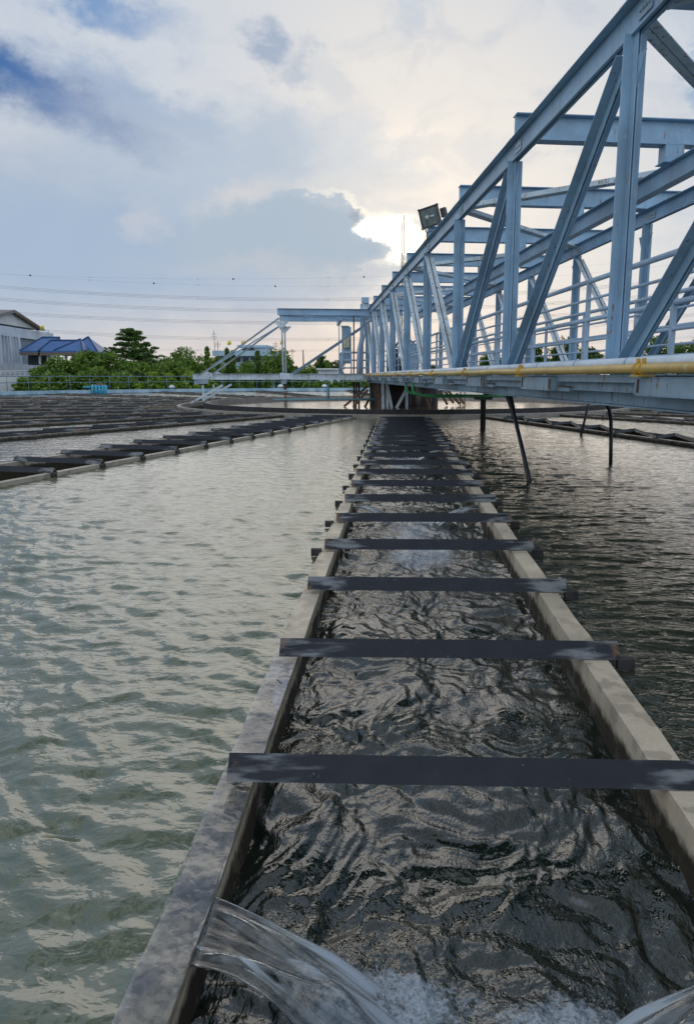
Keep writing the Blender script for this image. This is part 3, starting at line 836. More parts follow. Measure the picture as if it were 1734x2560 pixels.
for vv, nm in ((VN, 'near'), (VF, 'far')):
    # top chord: wide flange above a deep double web
    m = MB()
    u1 = UEND if vv == VN else UEND
    m.prof(B(U0-.5, vv, ZT), B(u1, vv, ZT), side, [(-.11, .11, -.012, 0), (-.022, -.010, -.235, -.012), (.010, .022, -.235, -.012), (-.045, -.022, -.235, -.223), (.022, .045, -.235, -.223)])
    part(m, 'top_chord', M['steel'], .004)
    for k in range(1, NP):
        # splice plate with its row of bolt heads, one per panel point
        m = MB(); u = posts[k]-.30
        m.prof(B(u-.04, vv-.030, ZT-.12), B(u+.19, vv-.030, ZT-.12), side, [(-.004, .004, -.055, .055)])
        for j in range(4):
            m.prof(B(u+j*.05, vv-.046, ZT-.12), B(u+j*.05, vv-.026, ZT-.12), up, [(-.009, .009, -.009, .009)])
        part(m, 'splice_plate', M['steel2'] if k % 2 else M['girder'], 0)
    # bottom chord girder
    m = MB()
    m.prof(B(U0-.5, vv, .015), B(UEND, vv, .015), side, [(-.09, .09, -.012, 0), (-.006, .006, -.255, -.012), (-.09, .09, -.267, -.255)])
    part(m, 'bottom_chord', M['girder'], .003)
    for k in range(NP):
        u = posts[k]
        m = dbl(B(u, vv, .03), B(u, vv, ZTB+.16), stem=1)
        part(m, 'post', M['steel'])
        # battens in the slit
        mg = MB(); mg.prof(B(u+.012, vv, .05), B(u+.012, vv, ZTB), side, [(-.0055, .0055, -.003, .003)])
        part(mg, 'rust_slit', M['gap'], 0)
        mb2 = MB()
        for zz in (.9, 1.85): mb2.prof(B(u-.004, vv, zz), B(u-.004, vv, zz+.07), side, [(-.010, .010, -.004, .004)])
        part(mb2, 'batten', M['steel2'], 0)
        mgp = MB(); mgp.poly_prism([B(u-.22, vv-.005, ZTB-.03), B(u+.30, vv-.005, ZTB-.03), B(u+.18, vv-.005, ZTB-.26), B(u-.08, vv-.005, ZTB-.26)], side*.010)
        part(mgp, 'gusset', M['steel'], 0)
    for k in range(NP-1):
        ua, ub = posts[k], posts[k+1]
        # middle of the truss is post index 4: diagonals meet there at the deck
        if k < 4: lo, hi = (ub-.10, ua+.14)
        else: lo, hi = (ua+.08, ub-.14)
        if k < 4:
            p, q = B(lo, vv, .03), B(hi, vv, ZTB+.06)
        else:
            p, q = B(lo-.02, vv, .03), B(hi, vv, ZTB+.06)
        d = (q-p).normalized()
        m = dbl(p, q, stem=1 if k < 4 else 2)
        part(m, 'diagonal', M['steel'] if k < 4 else M['steel2'])
        mg = MB(); nrm = side.cross(d); mg.prof(p-nrm*.012*(-1), q-nrm*.012*(-1), side, [(-.0055, .0055, -.003, .003)])
        part(mg, 'rust_slit', M['gap'], 0)
# cross beams on the chords, plan bracing, monorail
for k in range(NP):
    u = posts[k]
    m = MB(); m.prof(B(u, VN-.02, ZT+.315), B(u, VF+.58, ZT+.315), fwd, [(-.09, .09, -.014, 0), (-.006, .006, 0, .285), (-.09, .09, .285, .299)])
    # put the section so depth hangs down
    part(m, 'cross_beam', M['steel'], .003)
    m = MB(); m.prof(B(u-.12, VN-.10, ZT+.006), B(u-.12, VN+.28, ZT+.006), fwd, [(0, .24, -.006, .006)])
    part(m, 'bearing_plate', M['steel'], 0); m = MB(); m.prof(B(u-.16, VF-.30, ZT+.006), B(u-.16, VF+.30, ZT+.006), fwd, [(0, .32, -.006, .006)])
    part(m, 'bearing_plate', M['steel'], 0)
    m = MB(); a = B(u-.10, 4.64, 2.90); 
    m.prof(B(u-.09, 4.64, 2.745), B(u-.09, 4.64, ZT+.012), side, [(-.006, .25, 0, .01)]); m.prof(B(u+.09, 4.64, 2.745), B(u+.09, 4.64, ZT+.012), side, [(-.006, .25, 0, .01)])
    m.prof(B(u, 4.635, 2.745), B(u, 4.635, ZT+.012), fwd, [(-.085, .085, 0, .01)]); m.prof(B(u, 4.885, 2.745), B(u, 4.885, ZT+.012), fwd, [(-.085, .085, 0, .01)])
    m.prof(B(u-.12, 4.74, 2.748), B(u+.12, 4.74, 2.748), side, [(-.13, .17, -.01, .0)])
    part(m, 'monorail_hanger', M['steel'], 0)
for k in range(NP-1):
    a, b_2 = (VN+.15, VF-.15) if k % 2 == 0 else (VF-.15, VN+.15)
    p, q = B(posts[k]+.15, a, ZT-.07), B(posts[k+1]-.15, b_2, ZT-.07)
    m = MB(); d = (q-p).normalized(); hs = d.cross(up)
    m.prof(p, q, hs, [(-.09, -.006, -.006, .006), (.006, .09, -.006, .006), (-.018, -.006, .006, .09), (.006, .018, .006, .09)])
    part(m, 'plan_brace', M['steel2'], 0)
m = MB(); m.prof(B(U0, 4.76, 2.735), B(UEND-.4, 4.76, 2.735), side, [(-.075, .075, -.012, 0), (-.005, .005, -.25, -.012), (-.075, .075, -.262, -.25)])
part(m, 'monorail', M['steel'], .003)
# deck, floor beams
m = MB(); m.prof(B(U0-.5, 3.72, -.045), B(UEND+1.2, 3.72, -.045), side, [(-.78, 1.30, 0, .04)])
part(m, 'deck', M['grating'], 0)
for k in range(NP*2-1):
    u = U0+PAN*.5*k
    m = MB(); m.prof(B(u, VN-.02, -.05), B(u, VF+.02, -.05), fwd, [(-.06, .06, 0, .01), (-.005, .005, .01, .17), (-.06, .06, .17, .18)])
    part(m, 'floor_beam', M['girder'], 0)
# outrigger pieces carrying the pipes on the near face
k = 0; u = 1.2
while u < UEND:
    L = 1.02; m = MB()
    m.prof(B(u, VN-.20, -.012), B(u+L, VN-.20, -.012), side, [(-.03, .20, 0, .008), (-.03, -.018, -.125, 0), (-.03, .10, -.133, -.125)])
    m.prof(B(u, VN-.20, -.012), B(u+.012, VN-.20, -.012), side, [(-.018, .19, -.125, 0)])
    m.prof(B(u+L-.012, VN-.20, -.012), B(u+L, VN-.20, -.012), side, [(-.018, .19, -.125, 0)])
    part(m, 'pipe_bracket', M['girder'], .002)
    m = MB(); u2 = u+L+.06; L2 = 1.75
    m.prof(B(u2, VN-.09, .0), B(u2+L2, VN-.09, .0), side, [(-.10, .04, -.0, .006), (-.10, -.09, -.05, 0), (-.02, -.01, -.13, -.05), (-.05, -.02, -.13, -.12)])
    part(m, 'ledge_angle', M['girder'], .002)
    m = MB(); m.prof(B(u+L+.01, VN-.15, -.02), B(u+L+.055, VN-.15, -.02), side, [(0, .1, -.11, 0)])
    part(m, 'rusty_lug', M['rust'], 0)
    m = MB(); m.prof(B(u-.002, VN-.2335, -.02), B(u+.05, VN-.2335, -.02), side, [(-.003, .003, -.112, 0)]); part(m, 'rust_patch', M['rust'], 0)
    m = MB(); m.prof(B(u+L-.07, VN-.2335, -.02), B(u+L-.045, VN-.2335, -.02), side, [(-.004, .004, -.10, 0)]); part(m, 'weld_scar', M['rust'], 0)
    m = MB(); m.prof(B(u-.34, VN-.15, -.104), B(u-.03, VN-.15, -.104), side, [(-.004, .06, -.042, 0)]); part(m, 'cleat', M['girder'], 0)
    m = MB(); m.prof(B(u-.35, VN-.157, -.099), B(u-.025, VN-.157, -.099), side, [(-.003, .02, -.009, .006)]); part(m, 'rust_seam', M['rust'], 0)
    u += L+L2+.15
# railings inside the bridge
for vr, nm in ((3.0, 'near'), (4.42, 'far')):
    for zz, r_ in ((1.0, .027), (.81, .015), (.60, .025), (.385, .016), (.17, .014)):
        m = MB(); m.tube([B(U0-.4, vr, zz), B(UEND+.8, vr, zz)], r_, 10); part(m, 'handrail', M['rail'], 0)
    u = 7.55-1.85*5
    while u < UEND+.6:
        m = MB(); m.prof(B(u, vr, -.03), B(u, vr, 1.0), side, [(-.022, .022, -.022, .022)]); part(m, 'rail_post', M['rail'], .004)
        u += 1.85
# pipes
wp = empty('white_pipe', B(5, VN-.15, -EYE)); tag(wp, 'white lagged pipe lying along the bridge edge behind the yellow pipe', 'pipe')
m = MB(); m.tube([B(.6, VN-.155, .105), B(12, VN-.155, .105), B(22, VN-.155, .115), B(31, VN-.155, .10)], .042, 14)
m.v = [tuple(V(p)-wp.location) for p in m.v]; m.build('pipe_run', M['white_pipe'], wp)
m = MB()
for u in np.arange(1., 31, 1.1): m.tube([B(u, VN-.155, .105), B(u+.025, VN-.155, .105)], .046, 14)
m.v = [tuple(V(p)-wp.location) for p in m.v]; m.build('pipe_straps', M['steel'], wp)
yp = empty('yellow_pipe', B(5, VN-.26, -EYE)); tag(yp, 'yellow gas-type pipe clamped along the outer edge of the bridge', 'pipe')
pts = [B(.4, VN-.27, .055)]; u = 1.2
while u < 31.5:
    pts += [B(u, VN-.27, .055+.006*math.sin(u*3)), ]; u += 1.0
pts += [B(32.5, VN-.35, .02), B(33.4, VN-1.0, -.0), B(34.2, VN-2.2, -.02), B(34.3, VN-4.6, -.02)]
m = MB(); m.tube(pts, .037, 14); m.v = [tuple(V(p)-yp.location) for p in m.v]; m.build('pipe_run', M['yellow'], yp)
for u in list(np.arange(1.95, 31, 2.98)):
    for du in (0, .09):
        m = MB(); c = B(u+du, VN-.27, .055)
        m.tube([c-fwd*.012, c+fwd*.012], .046, 14)
        if du: m.prof(c-fwd*.11-side*.05-up*.045, c-fwd*.11+side*.08-up*.045, fwd, [(0, .13, 0, .012)])
        m.prof(c+up*.04, c+up*.075, side, [(-.012, .012, -.012, .012)])
        m.v = [tuple(V(p)-yp.location) for p in m.v]; m.build('pipe_clamp', M['clamp'], yp)
gp = empty('green_conduit', B(17.9, VN, -EYE-.0)); tag(gp, 'bright green conduit pair bending under the bridge', 'conduit')
def bend(a, b_, c, n=8): return [a*(1-t)**2+b_*2*t*(1-t)+c*t*t for t in [i/n for i in range(n+1)]]
for du, dz in ((0, 0), (1.3, .0)):
    m = MB(); s0 = B(17.6+du, VN-.12, -.12); s1 = B(17.6+du, VN-.12, -.36); s2 = B(17.6+du, VN+.02, -.50); s3 = B(17.6+du, VN+.35, -.50)
    L = [s0]+bend(s1, s1*.3+s2*.7-side*.02, s3)+[B(17.6+du*.2, VN+2.6, -.50)]
    m.tube(L, .032, 10); m.v = [tuple(V(p)-gp.location) for p in m.v]; m.build('conduit', M['green'], gp)
m = MB(); m.prof(B(17.5, VN+1.5, -.52), B(17.5, VN+1.9, -.52), fwd, [(-.03, .3, -.02, .06)]); m.v = [tuple(V(p)-gp.location) for p in m.v]; m.build('junction_box', simple('dark_green', (.02, .09, .03)), gp)
# suction hoses and pipes into the water
def hose(name, pts, r, lab, m_='black', n=10):
    pts = [V(p) for p in pts]; o0 = empty(name, V((pts[-1].x, pts[-1].y, 0)))
    m = MB(); m.tube(pts, r, n); m.v = [tuple(V(p)-o0.location) for p in m.v]
    m.build('hose_tube', M[m_], o0); tag(o0, lab, 'hose' if name == 'hose' else 'pipe', 'hoses and pipes hanging from the bridge'); return o0
hose('drop_pipe', [at(1222, 989, 18.6), at(1212, 989, 18.7), at(1207, 996, 18.8), at(1207, 1012, 18.9), at(1206, 1080, 18.9)], .075, 'thick dark vertical pipe standing in the water just left of the slanting hose', 'dark_iron', 14)
hh = hose('hose', [at(1270, 985, 11.6), at(1278, 1010, 11.2), at(1287, 1050, 10.6), at(1304, 1120, 9.9), at(1324, 1208, 9.3)], .030, 'black hose slanting down to the right into the water with a thick wrapped top')
m = MB(); m.tube([at(1268, 982, 11.8), at(1274, 1000, 11.5), at(1280, 1022, 11.3), at(1284, 1045, 10.8)], .062, 10, r2=.035)
m.v = [tuple(V(p)-hh.location) for p in m.v]; m.build('wrapped_top', M['black'], hh)
hose('hose', [at(1500, 1000, 12), at(1513, 1009, 11.8), at(1522, 1026, 11.6), at(1526, 1050, 11.4), at(1526, 1100, 11.3), at(1525, 1165, 11.2)], .030, 'black hose hanging straight down with a curved top, the rightmost one')
hose('hose', [at(1472, 1000, 16.9), at(1463, 1040, 16.8), at(1450, 1092, 16.6)], .030, 'thin black hose leaning left behind the curved hose')

# floodlight on the chord
fl = empty('floodlight', B(15.7, VN-.05, ZT)); tag(fl, 'square dark floodlight tilted on a bracket on top of the bridge chord', 'floodlight')
fc = at(1074, 542, 15.6)
ax = V((math.cos(R(14)), 0, math.sin(R(14)))); nrm = V((-.35, -.93, -.12)).normalized()
ax = (ax-nrm*ax.dot(nrm)).normalized(); ay = nrm.cross(ax); ay = -ay if ay.z < 0 else ay
def fbox(c, a, b_, d, hw, hh_, d0, d1, sc2=1.):
    pts = []
    for dd, k in ((d0, 1.), (d1, sc2)):
        for sx, sy in ((-1, -1), (1, -1), (1, 1), (-1, 1)): pts.append(c+a*sx*hw*k+b_*sy*hh_*k+d*dd)
    return pts
def fpart(mb, name, m, bev=0.): mb.v = [tuple(V(p)-fl.location) for p in mb.v]; return mb.build(name, m, fl, bev)
m = MB(); m.quadbox(fbox(fc, ax, ay, -nrm, .215, .20, .0, .16, .74)); hs = fpart(m, 'housing', M['housing'], .006)
m = MB()
for a, b_3, h in ((ax, ay, .205), (ay, ax, .19)):
    for s in (-1, 1):
        c = fc+b_3*s*(.205 if b_3 is ax else .19)
        m.prof(c-a*(.23 if a is ax else .21), c+a*(.23 if a is ax else .21), nrm, [(-.02, .03, -.012, .012)])
fpart(m, 'visor_frame', M['housing'])
m = MB(); m.quadbox(fbox(fc+nrm*.006, ax, ay, nrm, .185, .17, 0, .006)); fpart(m, 'lens_glass', M['glass'])
m = MB(); c = fc+nrm*.013; m.tube([c-ax*.09, c-ax*.02], .045, 14); m.tube([c+ax*.0, c+ax*.10], .022, 10); fpart(m, 'bulb', simple('reflector', (.45, .5, .48), .2))
m = MB(); m.quadbox(fbox(fc+ax*.27-nrm*.09+ay*.02, ax, ay, -nrm, .06, .09, 0, .12)); fpart(m, 'ballast_box', M['housing'], .004)
m = MB(); pa = fc-ax*.14-ay*.22; m.tube([fc-ax*.16-ay*.18, pa-ay*.06, at(1068, 602, 15.7)], .012, 8); m.tube([pa-ay*.06, at(1085, 577, 15.75), at(1092, 570, 15.8)], .008, 8)
m.tube([fc+ax*.20-ay*.05-nrm*.05, at(1104, 560, 15.8)], .012, 8); fpart(m, 'bracket', M['housing'])

# ================================================================== centre pier and arm
pr = empty('centre_pier', (CX, CY, 0)); tag(pr, 'round black-stained concrete pier in the middle of the basin', 'pier')
m = MB(); m.tube([(0, 0, -.5), (0, 0, EYE-.30)], 1.62, 48); m.build('pier_shaft', M['pillar'], pr)
m = MB(); m.tube([(0, 0, EYE-.30), (0, 0, EYE-.14)], 1.75, 48); m.build('pier_cap', M['girder'], pr)
arm = empty('side_arm', (CX, CY, 0)); tag(arm, 'open steel truss arm reaching left from the centre over the ring channel', 'truss')
def apart(mb, name, m, bev=.0):
    mb.v = [tuple(V(p)-arm.location) for p in mb.v]; return mb.build(name, m, arm, bev)
AC = V((CX, CY, 0)); al = -side
def A_(l, d, z): return AC+al*l+fwd*d+V((0, 0, EYE+z))
LT = 9.45; LPST = 5.6
IB = [(-.07, .07, -.012, 0), (-.006, .006, 0, .20), (-.07, .07, .20, .212)]
for d in (-1.73, 1.73):
    m = MB(); m.prof(A_(LT, d, -.13), A_(.6, d, -.13), fwd, [(-.07, .07, -.012, 0), (-.006, .006, 0, .24), (-.07, .07, .24, .252)] if False else [(-.07, .07, 0, .012), (-.006, .006, -.23, 0), (-.07, .07, -.242, -.23)]); apart(m, 'bottom_chord', M['steel2'])
    m = MB(); m.prof(A_(LPST+.15, d, 2.62), A_(.3, d, 2.62), fwd, [(-.09, .09, 0, .014), (-.006, .006, -.25, 0), (-.09, .09, -.264, -.25)]); apart(m, 'top_chord', M['steel'])
    m = dbl(A_(LT-.15, d, -.02), A_(LPST+.1, d, 2.50), .07, sidev=fwd); apart(m, 'sloping_strut', M['steel2'])
    m = dbl(A_(LPST, d, .0), A_(LPST, d, 2.55), .07, sidev=fwd); apart(m, 'post', M['steel2'])
    m = dbl(A_(LPST-.2, d, .02), A_(1.6, d, 2.5), .07, sidev=fwd); apart(m, 'diagonal', M['steel'])
    m = MB(); m.poly_prism([A_(LPST+.30, d-.09, 2.36), A_(LPST-.35, d-.09, 2.36), A_(LPST-.10, d-.09, 2.08), A_(LPST+.08, d-.09, 2.08)], fwd*.012); apart(m, 'gusset', M['steel2']); m = MB()
    m.poly_prism([A_(LT, d-.09, -.13), A_(LT-.85, d-.09, -.13), A_(LT-.85, d-.09, .12), A_(LT-.65, d-.09, .22)], fwd*.012); apart(m, 'gusset', M['steel2']); m = MB()
    m.poly_prism([A_(LPST+.12, d-.09, -.13), A_(LPST-.5, d-.09, -.13), A_(LPST-.45, d-.09, .12), A_(LPST+.12, d-.09, .16)], fwd*.012); apart(m, 'gusset', M['steel2'])
    m = MB(); m.prof(A_(LT-1.25, d, -.38), A_(LT+.15, d, -1.14), fwd, [(-.05, .05, -.05, .05)]); apart(m, 'rail_strut', M['steel2'])
    m = MB(); m.prof(A_(LT-.4, d, -.38), A_(LT-.4, d, -1.05), fwd, [(-.035, .035, -.035, .035)]); apart(m, 'leg', M['steel2'])
m = MB()
for l, z in ((LT-.1, -.24), (LPST, -.24), (LPST, 2.5), (3.0, 2.5), (1.0, 2.5)): m.prof(A_(l, -1.73, z), A_(l, 1.73, z), al, [(-.06, .06, -.10, .10)])
m.prof(A_(LPST-.1, -1.7, 2.66), A_(1.4, 1.7, 2.66), fwd, [(-.06, .06, 0, .05)])
m.prof(A_(LT-.3, -1.7, .10), A_(LPST+.4, 1.7, 2.3), fwd, [(-.05, .05, 0, .05)])
apart(m, 'cross_member', M['steel'])
for l, d in ((LPST-.05, -.9), (LPST-.05, .9)):
    m = MB(); m.tube([A_(l, d, -.38), A_(l, d, -.6)], .035, 8); m.tube([A_(l, d, -.7), A_(l, d, -1.5)], .025, 8); apart(m, 'scraper_rod', M['rust'])
sk = empty('skimmer_bar', A_(3.6, -1.4, -EYE)); tag(sk, 'blue T-shaped skimmer bar hanging below the side arm', 'skimmer')
m = MB(); m.tube([(0, 0, EYE-.36), (0, 0, EYE-1.0)], .05, 8); m.build('hanger', simple('skimmer_blue', (.12, .28, .34)), sk)
m = MB(); m.tube([V((0, 0, EYE-1.02))-side*2.45, V((0, 0, EYE-1.02))+side*2.35], .045, 8); m.build('bar', bpy.data.materials['skimmer_blue'], sk)
# centre machinery: platform, railing, cabinet, vent pipe, rods, legs
pf = empty('centre_platform', B(33.6, 2.2, -EYE)); tag(pf, 'small railed platform at the bridge end with braces down to the water', 'platform')
def pp(mb, name, m, bev=0.):
    mb.v = [tuple(V(p)-pf.location) for p in mb.v]; return mb.build(name, m, pf, bev)
m = MB(); m.prof(B(32.2, 2.1, -.05), B(35.4, 2.1, -.05), side, [(-.75, .7, 0, .06)]); pp(m, 'floor', M['grating'])
for zz, r_ in ((1.06, .045), (.72, .034), (.38, .034), (.1, .034)):
    m = MB(); m.tube([B(32.3, 2.6, zz), B(32.3, 1.45, zz), B(35.2, 1.45, zz)], r_, 8); pp(m, 'handrail', M['rail'])
for u, v in ((32.3, 1.45), (32.3, 1.85), (32.3, 2.25), (33.3, 1.45), (34.3, 1.45), (35.2, 1.45)):
    m = MB(); m.tube([B(u, v, 0), B(u, v, 1.06)], .03, 8); pp(m, 'rail_post', M['rail'])
for px, py, Yd, qx, qy in ((919, 965, 32.1, 860, 1013), (919, 975, 32.1, 883, 1015), (921, 1000, 32.2, 911, 1016)):
    m = MB(); m.prof(at(px, py, Yd), at(qx, qy+3, Yd-.4), fwd, [(-.05, .05, -.05, .05)]); pp(m, 'brace', M['rust'])
for px, qx, mm in ((885, 884, 'dark_iron'), (891, 889, 'rust'), (897, 897, 'dark_iron')):
    m = MB(); m.tube([at(px, 955, 33.8), at(qx, 1016, 33.8)], .045, 8); pp(m, 'stay', M[mm])
for px, qx in ((958, 959), (969, 978), (1041, 1041 if False else 1014)):
    pass
for px, py, qx, qy, wdt, mm in ((956, 958, 957, 1022, .07, 'steel2'), (967, 958, 968, 1022, .06, 'steel2'), (966, 958, 979, 1022, .06, 'steel2'), (1016, 958, 1016, 1022, .055, 'steel2'), (1014, 975, 990, 1020, .06, 'steel2'), (940, 965, 950, 1020, .05, 'rust'), (1062, 985, 1073, 1020, .05, 'rust')):
    m = MB(); m.prof(at(px, py, 31.5), at(qx, qy, 31.4), side, [(-wdt, wdt, -.05, .05)]); pp(m, 'hanging_leg', M[mm])
for a in ((1098, 978, 1118, 1012), (1113, 980, 1133, 1008), (1120, 978, 1148, 1010), (1140, 984, 1160, 1010)):
    m = MB(); m.prof(at(a[0], a[1], 33), at(a[2], a[3], 33.), side, [(-.05, .05, -.05, .05)]); pp(m, 'brace', M['rust'])
for px in (1161, 1150):
    m = MB(); m.tube([at(px, 980, 33), at(px, 1020, 33)], .025, 6); pp(m, 'stay', M['rust'])
cb = empty('control_cabinet', B(33.3, 1.5, -EYE)); tag(cb, 'tall grey control cabinet with cream box beside the platform railing', 'cabinet')
def cp(mb, name, m, bev=.01):
    mb.v = [tuple(V(p)-cb.location) for p in mb.v]; return mb.build(name, m, cb, bev)
p0 = at(866, 870, 32.9)
m = MB(); m.quadbox([V(p0)+V(q) for q in ((-.22, 0, -.7), (.20, 0, -.7), (.20, .3, -.7), (-.22, .3, -.7), (-.22, 0, .95), (.20, 0, .95), (.20, .3, .95), (-.22, .3, .95))]); cp(m, 'cabinet_body', M['steel'])
m = MB(); m.quadbox([V(p0)+V(q) for q in ((-.12, -.14, 0), (.14, -.14, 0), (.14, -.01, 0), (-.12, -.01, 0), (-.12, -.14, .5), (.14, -.14, .5), (.14, -.01, .5), (-.12, -.01, .5))]); cp(m, 'cream_box', M['cream'])
m = MB(); m.quadbox([V(p0)+V(q) for q in ((-.26, -.05, .95), (.12, -.05, .95), (.12, .3, .95), (-.26, .3, .95), (-.26, -.05, 1.0), (.12, -.05, 1.0), (.12, .3, 1.0), (-.26, .3, 1.0))]); cp(m, 'rain_hood', M['steel2'])
hose('vent_pipe', [at(899, 792, 32.), at(903, 780, 32.), at(906, 800, 32.), at(905, 838, 32.), at(897, 872, 31.9), at(895, 900, 31.9), at(895, 940, 31.9)], .075, 'thick pale blue vent pipe with a kink at the bridge end', 'rail', 12)
hose('vent_pipe', [at(911, 785, 32.2), at(912, 835, 32.2), at(904, 872, 32.2), at(903, 900, 32.2), at(903, 938, 32.2)], .035, 'thinner pale blue pipe running beside the thick kinked vent pipe', 'rail')
hose('marker_rod', [at(884, 781, 31.9), at(884, 940, 31.9)], .03, 'thin rusty vertical rod left of the kinked vent pipe', 'rust', 6)
hose('marker_rod', [at(847, 806, 32.9), at(848, 940, 32.9)], .022, 'thin grey vertical rod left of the control cabinet', 'steel', 6)
mc = empty('mast_head', B(33.8, 2.5, 0)); tag(mc, 'pale steel portal head with small box at the far end of the bridge', 'portal frame')
m = MB(); m.poly_prism([at(906, 760, 32.3), at(918, 752, 32.3), at(934, 780, 32.3), at(920, 800, 32.3), at(903, 800, 32.3)], fwd*.25)
m.v = [tuple(V(p)-mc.location) for p in m.v]; m.build('head_plate', M['steel2'], mc)
m = MB(); m.poly_prism([at(904, 743, 32.2), at(922, 743, 32.2), at(922, 757, 32.2), at(904, 757, 32.2)], fwd*.3)
m.v = [tuple(V(p)-mc.location) for p in m.v]; m.build('head_box', M['steel'], mc)
m = MB(); m.prof(at(905, 760, 32.4), at(903, 940, 32.4), side, [(-.08, .08, -.08, .08)]); m.v = [tuple(V(p)-mc.location) for p in m.v]; m.build('head_post', M['steel'], mc)
# drive unit on the pier seen through the truss
du_ = empty('drive_unit', B(33.2, 4.3, -EYE)); tag(du_, 'dark motor drive unit on the pier seen through the truss', 'machine')
m = MB(); m.tube([B(33, 3.9, 0), B(33, 3.9, .9)], .34, 20); m.tube([B(33, 3.9, .9), B(33, 3.9, 1.25)], .22, 20); m.v = [tuple(V(p)-du_.location) for p in m.v]; m.build('motor', M['dark_iron'], du_)
m = MB(); m.prof(B(33, 4.8, -.05), B(33, 4.8, 1.5), side, [(-.25, .25, -.2, .2)]); m.v = [tuple(V(p)-du_.location) for p in m.v]; m.build('gearbox', M['steel'], du_, .02)
m = MB(); m.tube([B(33, 3.9, 1.25), B(33, 4.1, 1.6), B(33, 4.6, 1.7), B(33, 4.8, 1.5)], .05, 8); m.v = [tuple(V(p)-du_.location) for p in m.v]; m.build('cable', M['black'], du_)

# ================================================================== perimeter railing on the far wall
pr_ = empty('perimeter_railing', (CX, CY, .3)); tag(pr_, 'blue-grey two-rail tube railing standing on the far basin wall', 'railing')
A0, A1 = -160., -119.
def fang(px):  # bearing of a post on the wall circle seen at px
    best = None
    t = (px-993)/1773.
    # intersect ray x=t*y with circle
    a = 1+t*t; b = -2*(t*CX+CY); c = CX*CX+CY*CY-(RT+.17)**2
    y = (-b+math.sqrt(b*b-4*a*c))/(2*a); x = t*y
    return math.degrees(math.atan2(x-CX, CY-y)), y
fa = sorted(fang(px)[0] % 360 for px in (-70, 1800))
aa0, aa1 = fang(-70)[0] % 360, fang(1800)[0] % 360
lo_, hi_ = min(aa0, aa1), max(aa0, aa1)
nseg = 120
for zz, r_ in ((EYE+.0, .030), (EYE-.46, .024)):
    m = MB(); m.tube([rad(lo_+(hi_-lo_)*k/nseg, RT+.17, 0, zz) for k in range(nseg+1)], r_, 6)
    m.v = [tuple(V(p)-pr_.location) for p in m.v]; m.build('rail', M['fence'], pr_)
px0 = fang(6)[0] % 360
step = (fang(6)[0] % 360)-(fang(61)[0] % 360)
a = px0+abs(step)*2 if False else px0
lst = []
k = -3
while True:
    aa = px0-abs(step)*k if fang(400)[0] % 360 < px0 else px0+abs(step)*k
    k += 1
    if not (lo_ <= aa <= hi_):
        if k > 5: break
        continue
    p = rad(aa, RT+.17, 0, .3); m = MB(); m.tube([V((0, 0, 0)), V((0, 0, EYE-.3))], .028, 6)
    o = m.build('rail_post', M['fence'], pr_); o.location = V(p)-pr_.location
# small items on the wall
for i, px in enumerate((425, 700, 810, 941)):
    a_, y_ = fang(px); p = rad(a_, RT+.17, 0, .30)
    t = empty('wall_lamp', p); tag(t, ['white dome lamp on the basin wall left of the side arm tip', 'white dome lamp on the wall under the side arm post', 'white dome lamp on the wall nearest the cabinet', 'white dome lamp on the wall just left of the pier'][i], 'lamp', 'dome lamps on the basin wall')
    m = MB(); m.tube([V((0, 0, 0)), V((0, 0, .12))], .16, 12); m.build('lamp_base', M['steel'], t)
    m = MB(); m.tube([V((0, 0, .12)), V((0, 0, .24)), V((0, 0, .34))], .30, 14, r2=.12); m.build('lamp_dome', M['lampwhite'], t)
hb = empty('blue_pipe_manifold', rad(fang(228)[0], RT-.2, 0, 0)); tag(hb, 'cluster of bright blue bent pipes over the basin wall with a red valve', 'pipes')
y0 = hb.location.y; x0 = hb.location.x
for k, dx in enumerate((-.35, -.05, .22, .50, .72)):
    m = MB(); m.tube([(dx-.1, .35, .62), (dx, .0, .62), (dx+.08, -.12, .55), (dx+.1, -.15, .3), (dx+.1, -.15, -.1)], .085, 10); m.build('bent_pipe', M['cyan'], hb)
m = MB(); m.tube([(-1.1, .1, .52), (.9, .1, .55)], .07, 8); m.build('header_pipe', M['cyan'], hb)
m = MB(); m.tube([(.1, .1, .72), (.5, .1, .75)], .05, 8); m.tube([(.3, .1, .6), (.3, .1, .8)], .03, 8); m.build('valve', M['red'], hb)

